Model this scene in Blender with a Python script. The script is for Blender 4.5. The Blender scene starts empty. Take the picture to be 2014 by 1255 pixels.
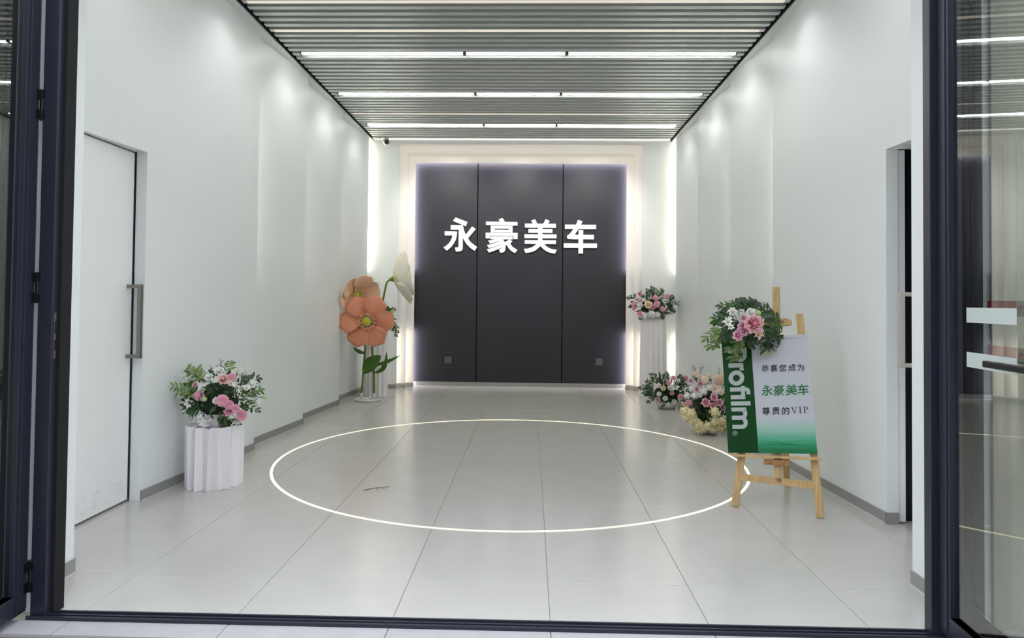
import bpy, bmesh, math, random
from mathutils import Vector, Matrix
R_ = random.Random(7)
PI = math.pi
sc = bpy.context.scene
COL = sc.collection

# ---------------------------------------------------------------- camera, world, exposure
cd = bpy.data.cameras.new('camera')
cam = bpy.data.objects.new('camera', cd)
COL.objects.link(cam)
cd.sensor_width = 36.0
cd.lens = 36.0 * 1397 / 2014
cd.shift_y = -(627.5 - 558.37) / 2014
cd.clip_start = 0.05
cam.matrix_world = Matrix(((0.99959295, -0.00939776, 0.02693742, 0.0),
                           (0.02670578, -0.02395906, -0.99935618, 0.0),
                           (0.01003710, 0.99966877, -0.02369834, 1.52),
                           (0, 0, 0, 1)))
sc.camera = cam

world = bpy.data.worlds.new('overcast_sky')
sc.world = world
world.use_nodes = True
bg = world.node_tree.nodes['Background']
bg.inputs['Color'].default_value = (0.84, 0.89, 1.0, 1)
bg.inputs['Strength'].default_value = 1.5

sc.view_settings.view_transform = 'Standard'
sc.view_settings.look = 'None'
sc.view_settings.gamma = 1.0
sc.view_settings.use_curve_mapping = False
sc.view_settings.exposure = 1.2

CEIL_Z = 4.27
def area_light(name, loc, sx, sy, power, color, rot=(0, 0, 0)):
    l = bpy.data.lights.new(name, 'AREA')
    l.shape = 'RECTANGLE'; l.size = sx; l.size_y = sy; l.energy = power; l.color = color
    o = bpy.data.objects.new(name, l); COL.objects.link(o)
    o.location = loc; o.rotation_euler = rot
    return o
# area lights added for unseen tube rows nearer the entrance, above the frame
for k, y in enumerate((4.70, 6.25)):
    area_light('added_tube_light', (-0.18, y, CEIL_Z + 0.01), 4.2, 0.05, 10, (0.97, 1.0, 0.98))
# narrow downlights along both side walls, one for each wall panel
def spot(name, loc, power, target, ang=120, blend=1.0, col=(0.96, 0.99, 1.0)):
    l = bpy.data.lights.new(name, 'SPOT')
    l.energy = power; l.spot_size = math.radians(ang); l.spot_blend = blend; l.color = col; l.shadow_soft_size = 0.04
    o = bpy.data.objects.new(name, l); COL.objects.link(o)
    o.location = loc
    d = Vector(target) - Vector(loc)
    o.rotation_euler = d.to_track_quat('-Z', 'Y').to_euler()
# added spots, no fixture seen, to brighten the characters and upper end wall
for x in (-1.45, -0.2, 1.05):
    spot('added_sign_spot', (x, 10.85, 4.255), 60, (x, 12.5, 2.65), ang=76, blend=0.9, col=(1.0, 0.97, 0.97))
for y in (4.6, 6.25, 7.85, 9.4, 11.05):
    spot('wall_downlight', (-2.50, y, 4.25), 4, (-2.64, y, 0))
    spot('wall_downlight', (2.12, y, 4.25), 4, (2.26, y, 0))

# ---------------------------------------------------------------- materials
def lin(h):
    if isinstance(h, tuple): return h
    h = h.lstrip('#'); o = []
    for i in (0, 2, 4):
        c = int(h[i:i + 2], 16) / 255
        o.append(c / 12.92 if c <= 0.04045 else ((c + 0.055) / 1.055) ** 2.4)
    return tuple(o)
def mat(name, color, rough=0.5, metal=0.0, spec=0.5, noise=0.0, nscale=8.0, bump=0.0, bscale=60.0, emit=None, estr=0.0, objvar=0.0, stretch=None, sheen=0.0, trans=0.0):
    m = bpy.data.materials.new(name); m.use_nodes = True
    nt = m.node_tree; b = nt.nodes['Principled BSDF']; L = nt.links.new
    c = lin(color)
    b.inputs['Base Color'].default_value = (*c, 1)
    b.inputs['Roughness'].default_value = rough
    b.inputs['Metallic'].default_value = metal
    b.inputs['Specular IOR Level'].default_value = spec
    if noise or bump or stretch:
        tc = nt.nodes.new('ShaderNodeTexCoord'); mp = nt.nodes.new('ShaderNodeMapping')
        L(tc.outputs['Object'], mp.inputs['Vector'])
        if stretch: mp.inputs['Scale'].default_value = stretch
    last = None
    if noise:
        n = nt.nodes.new('ShaderNodeTexNoise'); n.inputs['Scale'].default_value = nscale; n.inputs['Detail'].default_value = 5
        L(mp.outputs['Vector'], n.inputs['Vector'])
        r = nt.nodes.new('ShaderNodeMapRange'); r.inputs['From Min'].default_value = 0.25; r.inputs['From Max'].default_value = 0.75
        r.inputs['To Min'].default_value = 1 - noise; r.inputs['To Max'].default_value = 1 + noise
        L(n.outputs['Fac'], r.inputs['Value'])
        last = r.outputs['Result']
    if objvar:
        oi = nt.nodes.new('ShaderNodeObjectInfo'); r2 = nt.nodes.new('ShaderNodeMapRange')
        r2.inputs['To Min'].default_value = 1 - objvar; r2.inputs['To Max'].default_value = 1 + objvar
        L(oi.outputs['Random'], r2.inputs['Value'])
        if last is None: last = r2.outputs['Result']
        else:
            mm = nt.nodes.new('ShaderNodeMath'); mm.operation = 'MULTIPLY'; L(last, mm.inputs[0]); L(r2.outputs['Result'], mm.inputs[1]); last = mm.outputs[0]
    if last is not None:
        vm = nt.nodes.new('ShaderNodeVectorMath'); vm.operation = 'SCALE'; vm.inputs[0].default_value = c
        L(last, vm.inputs['Scale']); L(vm.outputs['Vector'], b.inputs['Base Color'])
    if bump:
        n2 = nt.nodes.new('ShaderNodeTexNoise'); n2.inputs['Scale'].default_value = bscale; n2.inputs['Detail'].default_value = 3
        L(mp.outputs['Vector'], n2.inputs['Vector'])
        bp = nt.nodes.new('ShaderNodeBump'); bp.inputs['Strength'].default_value = bump; bp.inputs['Distance'].default_value = 0.01
        L(n2.outputs['Fac'], bp.inputs['Height']); L(bp.outputs['Normal'], b.inputs['Normal'])
    if emit is not None:
        b.inputs['Emission Color'].default_value = (*lin(emit), 1); b.inputs['Emission Strength'].default_value = estr
    return m
def glow(name, color, strength):
    m = bpy.data.materials.new(name); m.use_nodes = True
    nt = m.node_tree; nt.nodes.clear()
    e = nt.nodes.new('ShaderNodeEmission'); o = nt.nodes.new('ShaderNodeOutputMaterial')
    e.inputs['Color'].default_value = (*lin(color), 1); e.inputs['Strength'].default_value = strength
    nt.links.new(e.outputs[0], o.inputs['Surface'])
    return m
def radial(name, inner, outer, size=0.5, rough=0.6, veins=0.0, pos=0.3):
    """petal colour that runs from the flower's heart to the petal tips (object space)"""
    m = bpy.data.materials.new(name); m.use_nodes = True
    nt = m.node_tree; b = nt.nodes['Principled BSDF']; L = nt.links.new
    tc = nt.nodes.new('ShaderNodeTexCoord'); ln = nt.nodes.new('ShaderNodeVectorMath'); ln.operation = 'LENGTH'
    L(tc.outputs['Object'], ln.inputs[0])
    cr = nt.nodes.new('ShaderNodeValToRGB')
    dv = nt.nodes.new('ShaderNodeMath'); dv.operation = 'DIVIDE'; dv.inputs[1].default_value = size
    L(ln.outputs['Value'], dv.inputs[0]); L(dv.outputs[0], cr.inputs['Fac'])
    cr.color_ramp.elements[0].color = (*lin(inner), 1); cr.color_ramp.elements[1].color = (*lin(outer), 1)
    cr.color_ramp.elements[0].position = pos * 0.4; cr.color_ramp.elements[1].position = pos + 0.35
    L(cr.outputs['Color'], b.inputs['Base Color'])
    b.inputs['Roughness'].default_value = rough
    b.inputs['Specular IOR Level'].default_value = 0.2
    if veins:
        n = nt.nodes.new('ShaderNodeTexNoise'); n.inputs['Scale'].default_value = 14; n.inputs['Detail'].default_value = 4
        mp = nt.nodes.new('ShaderNodeMapping'); mp.inputs['Scale'].default_value = (1, 1, 1)
        L(tc.outputs['Object'], mp.inputs['Vector']); L(mp.outputs['Vector'], n.inputs['Vector'])
        bp = nt.nodes.new('ShaderNodeBump'); bp.inputs['Strength'].default_value = veins; bp.inputs['Distance'].default_value = 0.02
        L(n.outputs['Fac'], bp.inputs['Height']); L(bp.outputs['Normal'], b.inputs['Normal'])
    return m

M = {}
M['paint'] = mat('wall_paint', '#e2e6e5', 0.42, noise=0.015, nscale=1.5)
M['paint_warm'] = mat('portal_paint', '#eeebe6', 0.4)
M['panel'] = mat('charcoal_panel', '#2e2f34', 0.45, spec=0.3, noise=0.03, nscale=2)
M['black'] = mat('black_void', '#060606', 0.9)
M['slat'] = mat('grey_aluminium_slat', '#d6dad8', 0.40, metal=0.6)
M['slat_cream'] = mat('cream_diffuser', '#f3ebe2', 0.4, emit='#fff1e2', estr=0.18)
M['tile'] = mat('floor_tile', '#bebcb6', 0.2, spec=0.65, noise=0.03, nscale=3, objvar=0.012, bump=0.015, bscale=25)
M['grout'] = mat('grout', '#a39e92', 0.9)
M['base'] = mat('grey_baseboard', '#918f8c', 0.5)
M['bead'] = mat('sealant_bead', '#c9c9c6', 0.5)
M['navy'] = mat('dark_navy_aluminium', '#2a2b38', 0.35, metal=0.2)
M['blackmetal'] = mat('black_metal', '#0c0c0e', 0.35)
M['steel'] = mat('brushed_steel', '#8d8a84', 0.32, metal=0.9)
M['satin'] = mat('satin_grey_handle', '#b5b0a6', 0.4)
M['white_plastic'] = mat('white_plastic', '#e4e4e0', 0.4)
M['door'] = mat('white_door', '#e9e9e8', 0.38)
M['stone'] = mat('pale_stone', '#b0afaf', 0.6, noise=0.06, nscale=9)
M['paver'] = mat('dark_paver', '#5c5f61', 0.7, noise=0.2, nscale=30, bump=0.3)
M['facade'] = mat('taupe_cladding', '#c2b7a8', 0.6)
M['facade_dark'] = mat('dark_cladding', '#3a3d3e', 0.6)
M['tube'] = glow('led_tube', '#fcfffa', 10.5)
M['ring'] = glow('floor_led', '#fff6cf', 0.72)
M['cove'] = glow('cove_led', '#fff0e0', 1.5)
M['cove_low'] = glow('cove_led_low', '#fff3e4', 5.0)
M['cove_cool'] = glow('panel_cove_led', '#f4eeff', 24.0)
M['cove_step'] = glow('step_led', '#fff6e6', 12.0)
M['cove_corner'] = glow('corner_led', '#fff7e4', 20.0)
M['topstrip'] = glow('ceiling_edge_led', '#fff5e6', 0.75)
M['letter'] = mat('white_letter', '#fbf5f9', 0.35, metal=0.0)
M['socket'] = mat('grey_socket', '#55565a', 0.4)
M['wood'] = mat('pale_pine', '#c6a36d', 0.5, noise=0.22, nscale=3.0, stretch=(14, 14, 1.2))
M['wood2'] = mat('pine_block', '#a87a45', 0.5, noise=0.15, nscale=6, stretch=(8, 8, 2))
M['pleat'] = mat('white_pleated_card', '#f0ecee', 0.55)
M['paper_white'] = mat('sticker_white', '#b4bcb6', 0.5)
M['paper_cream'] = mat('sticker_cream', '#bfb2a1', 0.5)
M['red'] = mat('sticker_red', '#b3122f', 0.5)
M['leafD'] = mat('dark_green_leaf', '#2f4e24', 0.45, noise=0.25, nscale=7, objvar=0.3)
M['leafM'] = mat('mid_green_leaf', '#44692f', 0.45, noise=0.2, nscale=7, objvar=0.25)
M['leafL'] = mat('olive_green_leaf', '#6f8a4a', 0.5, noise=0.2, nscale=7, objvar=0.2)
M['stem'] = mat('green_stem', '#3f5a2a', 0.6)
M['twig'] = mat('dark_brown_twig', '#2c211d', 0.7)
M['twig_red'] = mat('red_brown_twig', '#6b3a30', 0.7)
M['foam'] = mat('floral_foam', '#1d3016', 0.9, bump=0.6, bscale=40)
M['breath'] = mat('white_filler', '#eeeede', 0.7)
M['poppystem'] = mat('bright_green_stem', '#587d1e', 0.5, noise=0.15, nscale=10)
M['poppyleaf'] = mat('paper_leaf_green', '#4b7424', 0.5, noise=0.15, nscale=12)
M['boardwhite'] = None

def mk_glass(name, tint):
    m = bpy.data.materials.new(name); m.use_nodes = True
    b = m.node_tree.nodes['Principled BSDF']
    b.inputs['Base Color'].default_value = (*lin(tint), 1)
    b.inputs['Roughness'].default_value = 0.0
    b.inputs['IOR'].default_value = 1.75
    b.inputs['Transmission Weight'].default_value = 1.0
    return m
M['glass'] = mk_glass('door_glass', '#d2dad6')

# ---------------------------------------------------------------- geometry helpers
class MB:
    def __init__(s): s.v = []; s.f = []; s.m = []
    def add(s, vs, fs, mi=0):
        o = len(s.v); s.v += [tuple(p) for p in vs]
        for f in fs: s.f.append(tuple(i + o for i in f)); s.m.append(mi)
        return s
    def box(s, x0, x1, y0, y1, z0, z1, mi=0):
        vs = [(x, y, z) for z in (z0, z1) for y in (y0, y1) for x in (x0, x1)]
        return s.add(vs, [(0, 2, 3, 1), (4, 5, 7, 6), (0, 1, 5, 4), (2, 6, 7, 3), (0, 4, 6, 2), (1, 3, 7, 5)], mi)
    def prism(s, poly, h0, h1, mi=0, fn=None):
        """poly in 2d, extruded from h0 to h1 along the third axis; fn maps (a,b,h) to 3d"""
        fn = fn or (lambda a, b, h: (a, b, h))
        ar = sum(poly[i][0] * poly[(i + 1) % len(poly)][1] - poly[(i + 1) % len(poly)][0] * poly[i][1] for i in range(len(poly)))
        if ar < 0: poly = poly[::-1]
        n = len(poly)
        vs = [fn(a, b, h0) for a, b in poly] + [fn(a, b, h1) for a, b in poly]
        fs = [tuple(range(n))[::-1], tuple(range(n, 2 * n))] + [(i, (i + 1) % n, n + (i + 1) % n, n + i) for i in range(n)]
        return s.add(vs, fs, mi)
    def beam(s, p0, p1, w, t, side=(1, 0, 0), mi=0, w1=None, t1=None):
        p0 = Vector(p0); p1 = Vector(p1); d = (p1 - p0).normalized()
        a = Vector(side); a = (a - d * a.dot(d)).normalized(); b = d.cross(a)
        w1 = w1 or w; t1 = t1 or t
        vs = []
        for p, ww, tt in ((p0, w, t), (p1, w1, t1)):
            for i, j in ((-1, -1), (1, -1), (1, 1), (-1, 1)): vs.append(p + a * (i * ww / 2) + b * (j * tt / 2))
        return s.add(vs, [(3, 2, 1, 0), (4, 5, 6, 7), (0, 1, 5, 4), (1, 2, 6, 5), (2, 3, 7, 6), (3, 0, 4, 7)], mi)
    def tube(s, pts, r, n=6, mi=0, r1=None):
        pts = [Vector(p) for p in pts]; k = len(pts); r1 = r if r1 is None else r1
        o = len(s.v); up = Vector((0.13, 0.31, 0.94))
        for i, p in enumerate(pts):
            d = (pts[min(i + 1, k - 1)] - pts[max(i - 1, 0)]).normalized()
            a = d.cross(up)
            if a.length < 1e-3: a = d.cross(Vector((1, 0, 0)))
            a.normalize(); b = d.cross(a); rr = r + (r1 - r) * i / (k - 1)
            for j in range(n):
                t = 2 * PI * j / n; s.v.append(tuple(p + (a * math.cos(t) + b * math.sin(t)) * rr))
        for i in range(k - 1):
            for j in range(n):
                s.f.append((o + i * n + j, o + i * n + (j + 1) % n, o + (i + 1) * n + (j + 1) % n, o + (i + 1) * n + j)); s.m.append(mi)
        s.f.append(tuple(o + j for j in range(n))[::-1]); s.m.append(mi)
        s.f.append(tuple(o + (k - 1) * n + j for j in range(n))); s.m.append(mi)
        return s
    def lathe(s, prof, c=(0, 0, 0), n=20, mi=0, sx=1, sy=1):
        o = len(s.v); k = len(prof)
        for r, z in prof:
            for j in range(n):
                t = 2 * PI * j / n; s.v.append((c[0] + r * math.cos(t) * sx, c[1] + r * math.sin(t) * sy, c[2] + z))
        for i in range(k - 1):
            for j in range(n):
                s.f.append((o + i * n + j, o + i * n + (j + 1) % n, o + (i + 1) * n + (j + 1) % n, o + (i + 1) * n + j)); s.m.append(mi)
        s.f.append(tuple(o + j for j in range(n))[::-1]); s.m.append(mi)
        s.f.append(tuple(o + (k - 1) * n + j for j in range(n))); s.m.append(mi)
        return s
    def ball(s, c, r, n=8, k=5, mi=0, sq=(1, 1, 1)):
        prof = [(max(1e-4, math.sin(PI * i / k)), -math.cos(PI * i / k)) for i in range(k + 1)]
        o = len(s.v)
        for rr, z in prof:
            for j in range(n):
                t = 2 * PI * j / n
                s.v.append((c[0] + r * rr * math.cos(t) * sq[0], c[1] + r * rr * math.sin(t) * sq[1], c[2] + r * z * sq[2]))
        for i in range(k):
            for j in range(n):
                s.f.append((o + i * n + j, o + i * n + (j + 1) % n, o + (i + 1) * n + (j + 1) % n, o + (i + 1) * n + j)); s.m.append(mi)
        return s
    def torus(s, c, Rr, r, n=40, k=8, mi=0, sy=1, sz=1):
        o = len(s.v)
        for i in range(n):
            a = 2 * PI * i / n
            for j in range(k):
                b = 2 * PI * j / k; q = Rr + r * math.cos(b)
                s.v.append((c[0] + q * math.cos(a), c[1] + q * math.sin(a) * sy, c[2] + r * math.sin(b) * sz))
        for i in range(n):
            for j in range(k):
                s.f.append((o + i * k + j, o + ((i + 1) % n) * k + j, o + ((i + 1) % n) * k + (j + 1) % k, o + i * k + (j + 1) % k)); s.m.append(mi)
        return s
    def mesh(s, name, mats, smooth=False):
        me = bpy.data.meshes.new(name); me.from_pydata(s.v, [], s.f)
        for m in (mats if isinstance(mats, (list, tuple)) else [mats]): me.materials.append(m)
        me.polygons.foreach_set('material_index', s.m)
        if smooth: me.polygons.foreach_set('use_smooth', [True] * len(s.f))
        me.update(); return me
    def build(s, name, mats, parent=None, smooth=False, bevel=0.0, loc=None):
        o = link(name, s.mesh(name, mats, smooth), parent)
        if loc: o.location = loc
        if bevel:
            b = o.modifiers.new('bevel', 'BEVEL'); b.width = bevel; b.segments = 2; b.limit_method = 'ANGLE'
        return o
def link(name, data, parent=None):
    o = bpy.data.objects.new(name, data); COL.objects.link(o)
    if parent is not None: o.parent = parent
    return o
def tag(o, label, cat, group=None, kind=None):
    o['label'] = label; o['category'] = cat
    if group: o['group'] = group
    if kind: o['kind'] = kind
    return o
def thing(name, label, cat, loc=(0, 0, 0), rotz=0, group=None, kind=None):
    o = link(name, None); o.location = loc; o.rotation_euler = (0, 0, rotz); o.empty_display_size = 0.1
    return tag(o, label, cat, group, kind)
# ---------------------------------------------------------------- floor
Y_SILL0, Y_SILL1 = 3.31, 3.385
fl = MB().box(-3.35, 3.0, Y_SILL1, 12.8, -0.15, -0.006).build('floor', M['grout'])
tag(fl, 'pale grey tiled showroom floor running back to the dark wall', 'floor', kind='structure')
xs = [0.105 + 0.75 * k for k in range(-5, 5)]
xs = [-3.3] + [x for x in xs if -3.25 < x < 2.9] + [2.95]
ys = [Y_SILL1 + 0.001, 3.875, 5.383, 6.891, 8.399, 9.907, 11.415, 12.60]
G = 0.0016
for i in range(len(xs) - 1):
    for j in range(len(ys) - 1):
        cx, cy = (xs[i] + xs[i + 1]) / 2, (ys[j] + ys[j + 1]) / 2
        hx, hy = (xs[i + 1] - xs[i]) / 2 - G, (ys[j + 1] - ys[j]) / 2 - G
        c = 0.0012
        mb = MB().add([(-hx, -hy, -0.02), (hx, -hy, -0.02), (hx, hy, -0.02), (-hx, hy, -0.02),
                       (-hx, -hy, -c), (hx, -hy, -c), (hx, hy, -c), (-hx, hy, -c),
                       (-hx + c, -hy + c, 0), (hx - c, -hy + c, 0), (hx - c, hy - c, 0), (-hx + c, hy - c, 0)],
                      [(3, 2, 1, 0), (0, 1, 5, 4), (1, 2, 6, 5), (2, 3, 7, 6), (3, 0, 4, 7),
                       (4, 5, 9, 8), (5, 6, 10, 9), (6, 7, 11, 10), (7, 4, 8, 11), (8, 9, 10, 11)])
        mb.build('tile', M['tile'], fl, loc=(cx, cy, 0))
# ---------------------------------------------------------------- outside: doorstep, pavers
st = MB().box(-3.6, 3.0, 3.17, Y_SILL0 - 0.001, -0.15, -0.012).build('doorstep', M['grout'])
tag(st, 'pale stone doorstep strip in front of the dark door track', 'doorstep', kind='structure')
sx = [-3.6] + [0.105 + 0.75 * k for k in range(-4, 4)] + [3.0]
for a, b in zip(sx, sx[1:]):
    MB().box(a + 0.002, b - 0.002, 3.172, Y_SILL0 - 0.002, -0.012, -0.002).build('tile', M['stone'], st)
pv = MB().box(-16, 16, -13, 3.168, -0.2, -0.035).build('pavement', M['grout'])
tag(pv, 'dark grey paving outside the entrance, along the bottom edge', 'pavement', kind='structure')
for r in range(4):
    for k in range(17):
        x0 = -4.2 + 0.5 * k + (0.25 if r % 2 else 0)
        MB().box(x0 + 0.003, x0 + 0.497, 3.165 - 0.3 * (r + 1) + 0.003, 3.165 - 0.3 * r - 0.003, -0.035, -0.016 - 0.001 * R_.random()).build('paver', M['paver'], pv)
# ---------------------------------------------------------------- side walls: saw-tooth panels
STEP = 0.13
LW = [((-3.012, 3.88), (-2.748, 7.04)), ((-2.875, 7.04), (-2.735, 8.52)), ((-2.88, 8.52), (-2.74, 10.14)), ((-2.88, 10.14), (-2.755, 11.85))]
RW = [((2.540, 3.95), (2.372, 7.04)), ((2.49, 7.04), (2.36, 8.52)), ((2.49, 8.52), (2.365, 10.14)), ((2.49, 10.14), (2.395, 11.85))]
WALL_TOP = 4.62
DOOR_H = 2.61
def lerp2(a, b, y): t = (y - a[1]) / (b[1] - a[1]); return (a[0] + (b[0] - a[0]) * t, y)
def build_side(name, sgn, panels, xbase, ydoor, label):
    w = MB().box(min(xbase, xbase + sgn * 0.2), max(xbase, xbase + sgn * 0.2), 3.45 if sgn < 0 else 5.2, 12.8, -0.02, WALL_TOP + 0.1).build(name, M['paint'])
    tag(w, label, 'wall', kind='structure')
    for k, (a, b) in enumerate(panels):
        mb = MB(); o = sgn * 0.03
        if k == 0:
            m = lerp2(a, b, ydoor)
            mb.prism([a, m, (m[0] + sgn * 0.25, m[1]), (a[0] + sgn * 0.25, a[1])], DOOR_H, WALL_TOP)
            mb.prism([m, b, (b[0] + sgn * STEP, b[1]), (b[0] + sgn * STEP, b[1] - 0.02), (b[0] + o, b[1] - 0.02), (m[0] + sgn * 0.08, m[1] + 0.03), (m[0] + sgn * 0.08, m[1])], 0, WALL_TOP)
        else:
            e = 0.012
            mb.prism([(a[0], a[1] + e), b, (b[0] + sgn * STEP, b[1]), (b[0] + sgn * STEP, b[1] - 0.02), (b[0] + o, b[1] - 0.02), (a[0] + o, a[1] + e)], 0, WALL_TOP)
        mb.build('panel', M['paint'], w)
        # step lighting strip behind the panel edge, broken off to dim the wall mid-height
        x = b[0] + sgn * 0.05
        zt = 4.2
        if k == 3:
            for z0, z1 in ((0.1, 0.95), (2.05, zt)): MB().box(b[0] + sgn * 0.072, b[0] + sgn * 0.082, 12.04, 12.05, z0, z1).build('light_strip', M['cove_corner'], w)
        else: MB().box(x - 0.006, x + 0.006, b[1] + 0.001, b[1] + 0.009, 1.8, 3.5).build('light_strip', M['cove_step'], w)
    return w
wl = build_side('wall_left', -1, LW, -3.1, 5.25, 'pale grey stepped panel wall on the left of the hall')
wr = build_side('wall_right', 1, RW, 2.72, 5.03, 'pale grey stepped panel wall on the right of the hall')
def base_run(mb, bd, a, b, sgn, h=0.078):
    d = (Vector(b) - Vector(a)).normalized(); n = Vector((d.y, -d.x)) * (1 if sgn < 0 else -1)
    mb.prism([a, b, (b[0] + n.x * 0.012, b[1] + n.y * 0.012), (a[0] + n.x * 0.012, a[1] + n.y * 0.012)], 0.001, h)
    p = n * 0.012; q = n * 0.018
    bd.prism([(a[0] + p.x, a[1] + p.y), (b[0] + p.x, b[1] + p.y), (b[0] + q.x, b[1] + q.y), (a[0] + q.x, a[1] + q.y)], 0.001, 0.008)
def base_side(name, sgn, panels, ydoor, label, extra):
    mb = MB(); bd = MB()
    for k, (a, b) in enumerate(panels):
        if k == 0: a = lerp2(a, b, ydoor)
        base_run(mb, bd, a, b, sgn)
    for a, b in extra: base_run(mb, bd, a, b, sgn)
    o = mb.build(name, M['base']); tag(o, label, 'baseboard', kind='structure')
    bd.build('sealant_bead', M['bead'], o)
base_side('baseboard_left', -1, LW, 5.25, 'grey baseboard along the foot of the left wall', [((-2.504, 3.45), (-2.504, 3.88))])
base_side('baseboard_right', 1, RW, 5.03, 'grey baseboard along the foot of the right wall', [((2.085, 3.45), (2.085, 3.95))])
ob = MB().box(2.480, 2.560, 5.018, 5.0295, 0.001, 0.078).build('baseboard_return', M['base'])
tag(ob, 'short grey baseboard return at the edge of the right doorway', 'baseboard', kind='structure')
# ---------------------------------------------------------------- front wall round the opening
wf = MB()
wf.box(-5.5, -2.504, 3.45, 3.88, -0.1, 5.0); wf.box(2.085, 5.5, 3.45, 3.95, -0.1, 5.0); wf.box(-5.5, 5.5, 3.45, 3.9, 3.55, 5.4)
o = wf.build('wall_front', M['paint']); tag(o, 'white front wall with returns either side of the entrance opening', 'wall', kind='structure')
MB().box(-5.5, -2.42, 3.43, 3.449, -0.1, 5.4).build('cladding', M['facade_dark'], o)
MB().box(2.2, 5.5, 3.43, 3.449, -0.1, 5.4).build('cladding', M['facade'], o)
MB().box(-2.42, -2.36, 3.40, 3.449, -0.1, 3.5).build('white_gap_strip', M['paint'], o)  # white strip added so the hinge gap shows as a line of light
o = MB().box(-16, 16, -13.4, -13.0, -0.2, 11).build('added_street_wall', M['facade_dark'])  # unseen wall added so the end panel reflects a dark street
tag(o, 'unseen dark wall added across the street for the end panel to reflect', 'wall', kind='structure')
# black sheets: darkness behind the right doorway put in as colour
o = MB().box(3.6, 3.65, 3.95, 5.05, -0.02, 3.0).box(2.60, 3.65, 5.10, 5.14, 0.0, 3.0).box(2.66, 3.65, 3.96, 5.09, 2.7, 2.75).build('doorway_dark', M['black'])
tag(o, 'black sheets standing for the darkness behind the right door gap', 'wall', kind='structure')
# ---------------------------------------------------------------- back wall: nested portal layers
wb = MB().box(-3.2, 2.9, 12.58, 12.8, -0.02, 4.8).build('wall_back', M['paint'])
tag(wb, 'end wall with stepped glowing portal frames around charcoal panels', 'wall', kind='structure')
def portal(name, xi0, xi1, zi, xo0, xo1, zo, y0, y1, m):
    mb = MB().box(xo0, xi0, y0, y1, 0, zo).box(xi1, xo1, y0, y1, 0, zo).box(xi0, xi1, y0, y1, zi, zo)
    return mb.build(name, m, wb)
portal('portal_frame', -2.283, 1.878, 4.19, -3.1, 2.72, 4.62, 12.08, 12.10, M['paint'])
portal('portal_frame', -2.158, 1.762, 4.062, -2.50, 2.10, 4.42, 12.23, 12.25, M['paint_warm'])
portal('portal_frame', -2.045, 1.648, 3.922, -2.38, 1.98, 4.28, 12.38, 12.40, M['paint_warm'])
for a, b in ((-2.25, -0.957 - 0.008), (-0.957 + 0.008, 0.548 - 0.008), (0.548 + 0.008, 1.85)):
    MB().box(a, b, 12.50, 12.53, 0.083, 4.15).build('panel', M['panel'], wb, bevel=0.003)
MB().box(-2.25, 1.85, 12.535, 12.579, 0.0, 4.15).build('backing', M['black'], wb)
mb = MB(); bd = MB()
mb.box(-2.25, 1.85, 12.485, 12.50, 0.001, 0.082)
for x0, x1, y in ((-2.38, -2.045, 12.38), (1.648, 1.98, 12.38), (-2.5, -2.158, 12.23), (1.762, 2.1, 12.23), (-3.0, -2.283, 12.08), (1.878, 2.6, 12.08)):
    mb.box(x0, x1, y - 0.012, y, 0.001, 0.075)
bd.box(-2.04, 1.645, 12.476, 12.485, 0.001, 0.012)
o = mb.build('baseboard_back', M['base']); tag(o, 'grey baseboard along the foot of the end wall', 'baseboard', kind='structure')
bd.build('sealant_bead', M['bead'], o)
def strip(label, xa, xb, zt, y, m):
    for x in (xa, xb):     # two lengths of strip, gap shaped in to dim the sides mid-height
        MB().box(x - 0.006, x + 0.006, y, y + 0.012, 0.06, 0.98).build('light_strip', M['cove_low'] if m == M['cove'] else m, wb)
        MB().box(x - 0.006, x + 0.006, y, y + 0.012, 2.05, zt).build('light_strip', m, wb)
    MB().box(xa, xb, y, y + 0.012, zt - 0.006, zt + 0.006).build('light_strip', m, wb)
strip('outer', -2.32, 1.915, 4.228, 12.104, M['cove'])
strip('middle', -2.195, 1.80, 4.10, 12.254, M['cove'])
strip('inner', -2.082, 1.685, 3.96, 12.404, M['cove_cool'])
# ---------------------------------------------------------------- ceiling
ce = MB().box(-3.2, 2.9, 3.9, 12.6, 4.66, 4.72).box(-2.730, -2.722, 3.9, 12.07, 4.256, 4.66).box(2.348, 2.356, 3.9, 12.07, 4.256, 4.66).build('ceiling', M['black'])
tag(ce, 'dark ceiling void hung with rows of grey metal slats', 'ceiling', kind='structure')
PITCH = 0.1405; Y0 = 7.87
LED_I = (0, 11, 23); CREAM_I = (-10, -5, 18)
for i in range(-28, 30):
    y = Y0 + PITCH * i
    if y > 12.03: break
    w, h, t = 0.035, 0.10, 0.004
    if i in LED_I:
        for a, b in ((-2.705, -2.62), (2.25, 2.332)):
            MB().box(a, b, y - w, y + w, CEIL_Z, CEIL_Z + h).build('slat', M['slat'], ce)
        continue
    mb = MB().box(-2.705, 2.332, y - w, y + w, CEIL_Z, CEIL_Z + h)
    if i in CREAM_I:
        mb.box(-2.66, 2.28, y - w + 0.006, y + w - 0.006, CEIL_Z - 0.004, CEIL_Z - 0.0005, mi=1)
    mb.build('slat', [M['slat'], M['slat_cream']], ce)
for nm, x0, x1, lab in (('trim_1', -3.1, -2.732, 'left'), ('trim_2', 2.358, 2.72, 'right')):
    o = MB().box(x0, x1, 3.9, 12.07, 4.24, 4.26).build(nm, M['paint'])
    tag(o, 'pale soffit strip closing the top of the %s wall' % lab, 'trim', kind='structure')
def tube_label(r, s):
    row = ('front row nearest the entrance', 'middle row', 'back row nearest the end wall')[r]
    seg = ('left long tube', 'short centre tube', 'right long tube')[s]
    return 'glowing white ceiling light, %s of the %s' % (seg, row)
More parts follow.
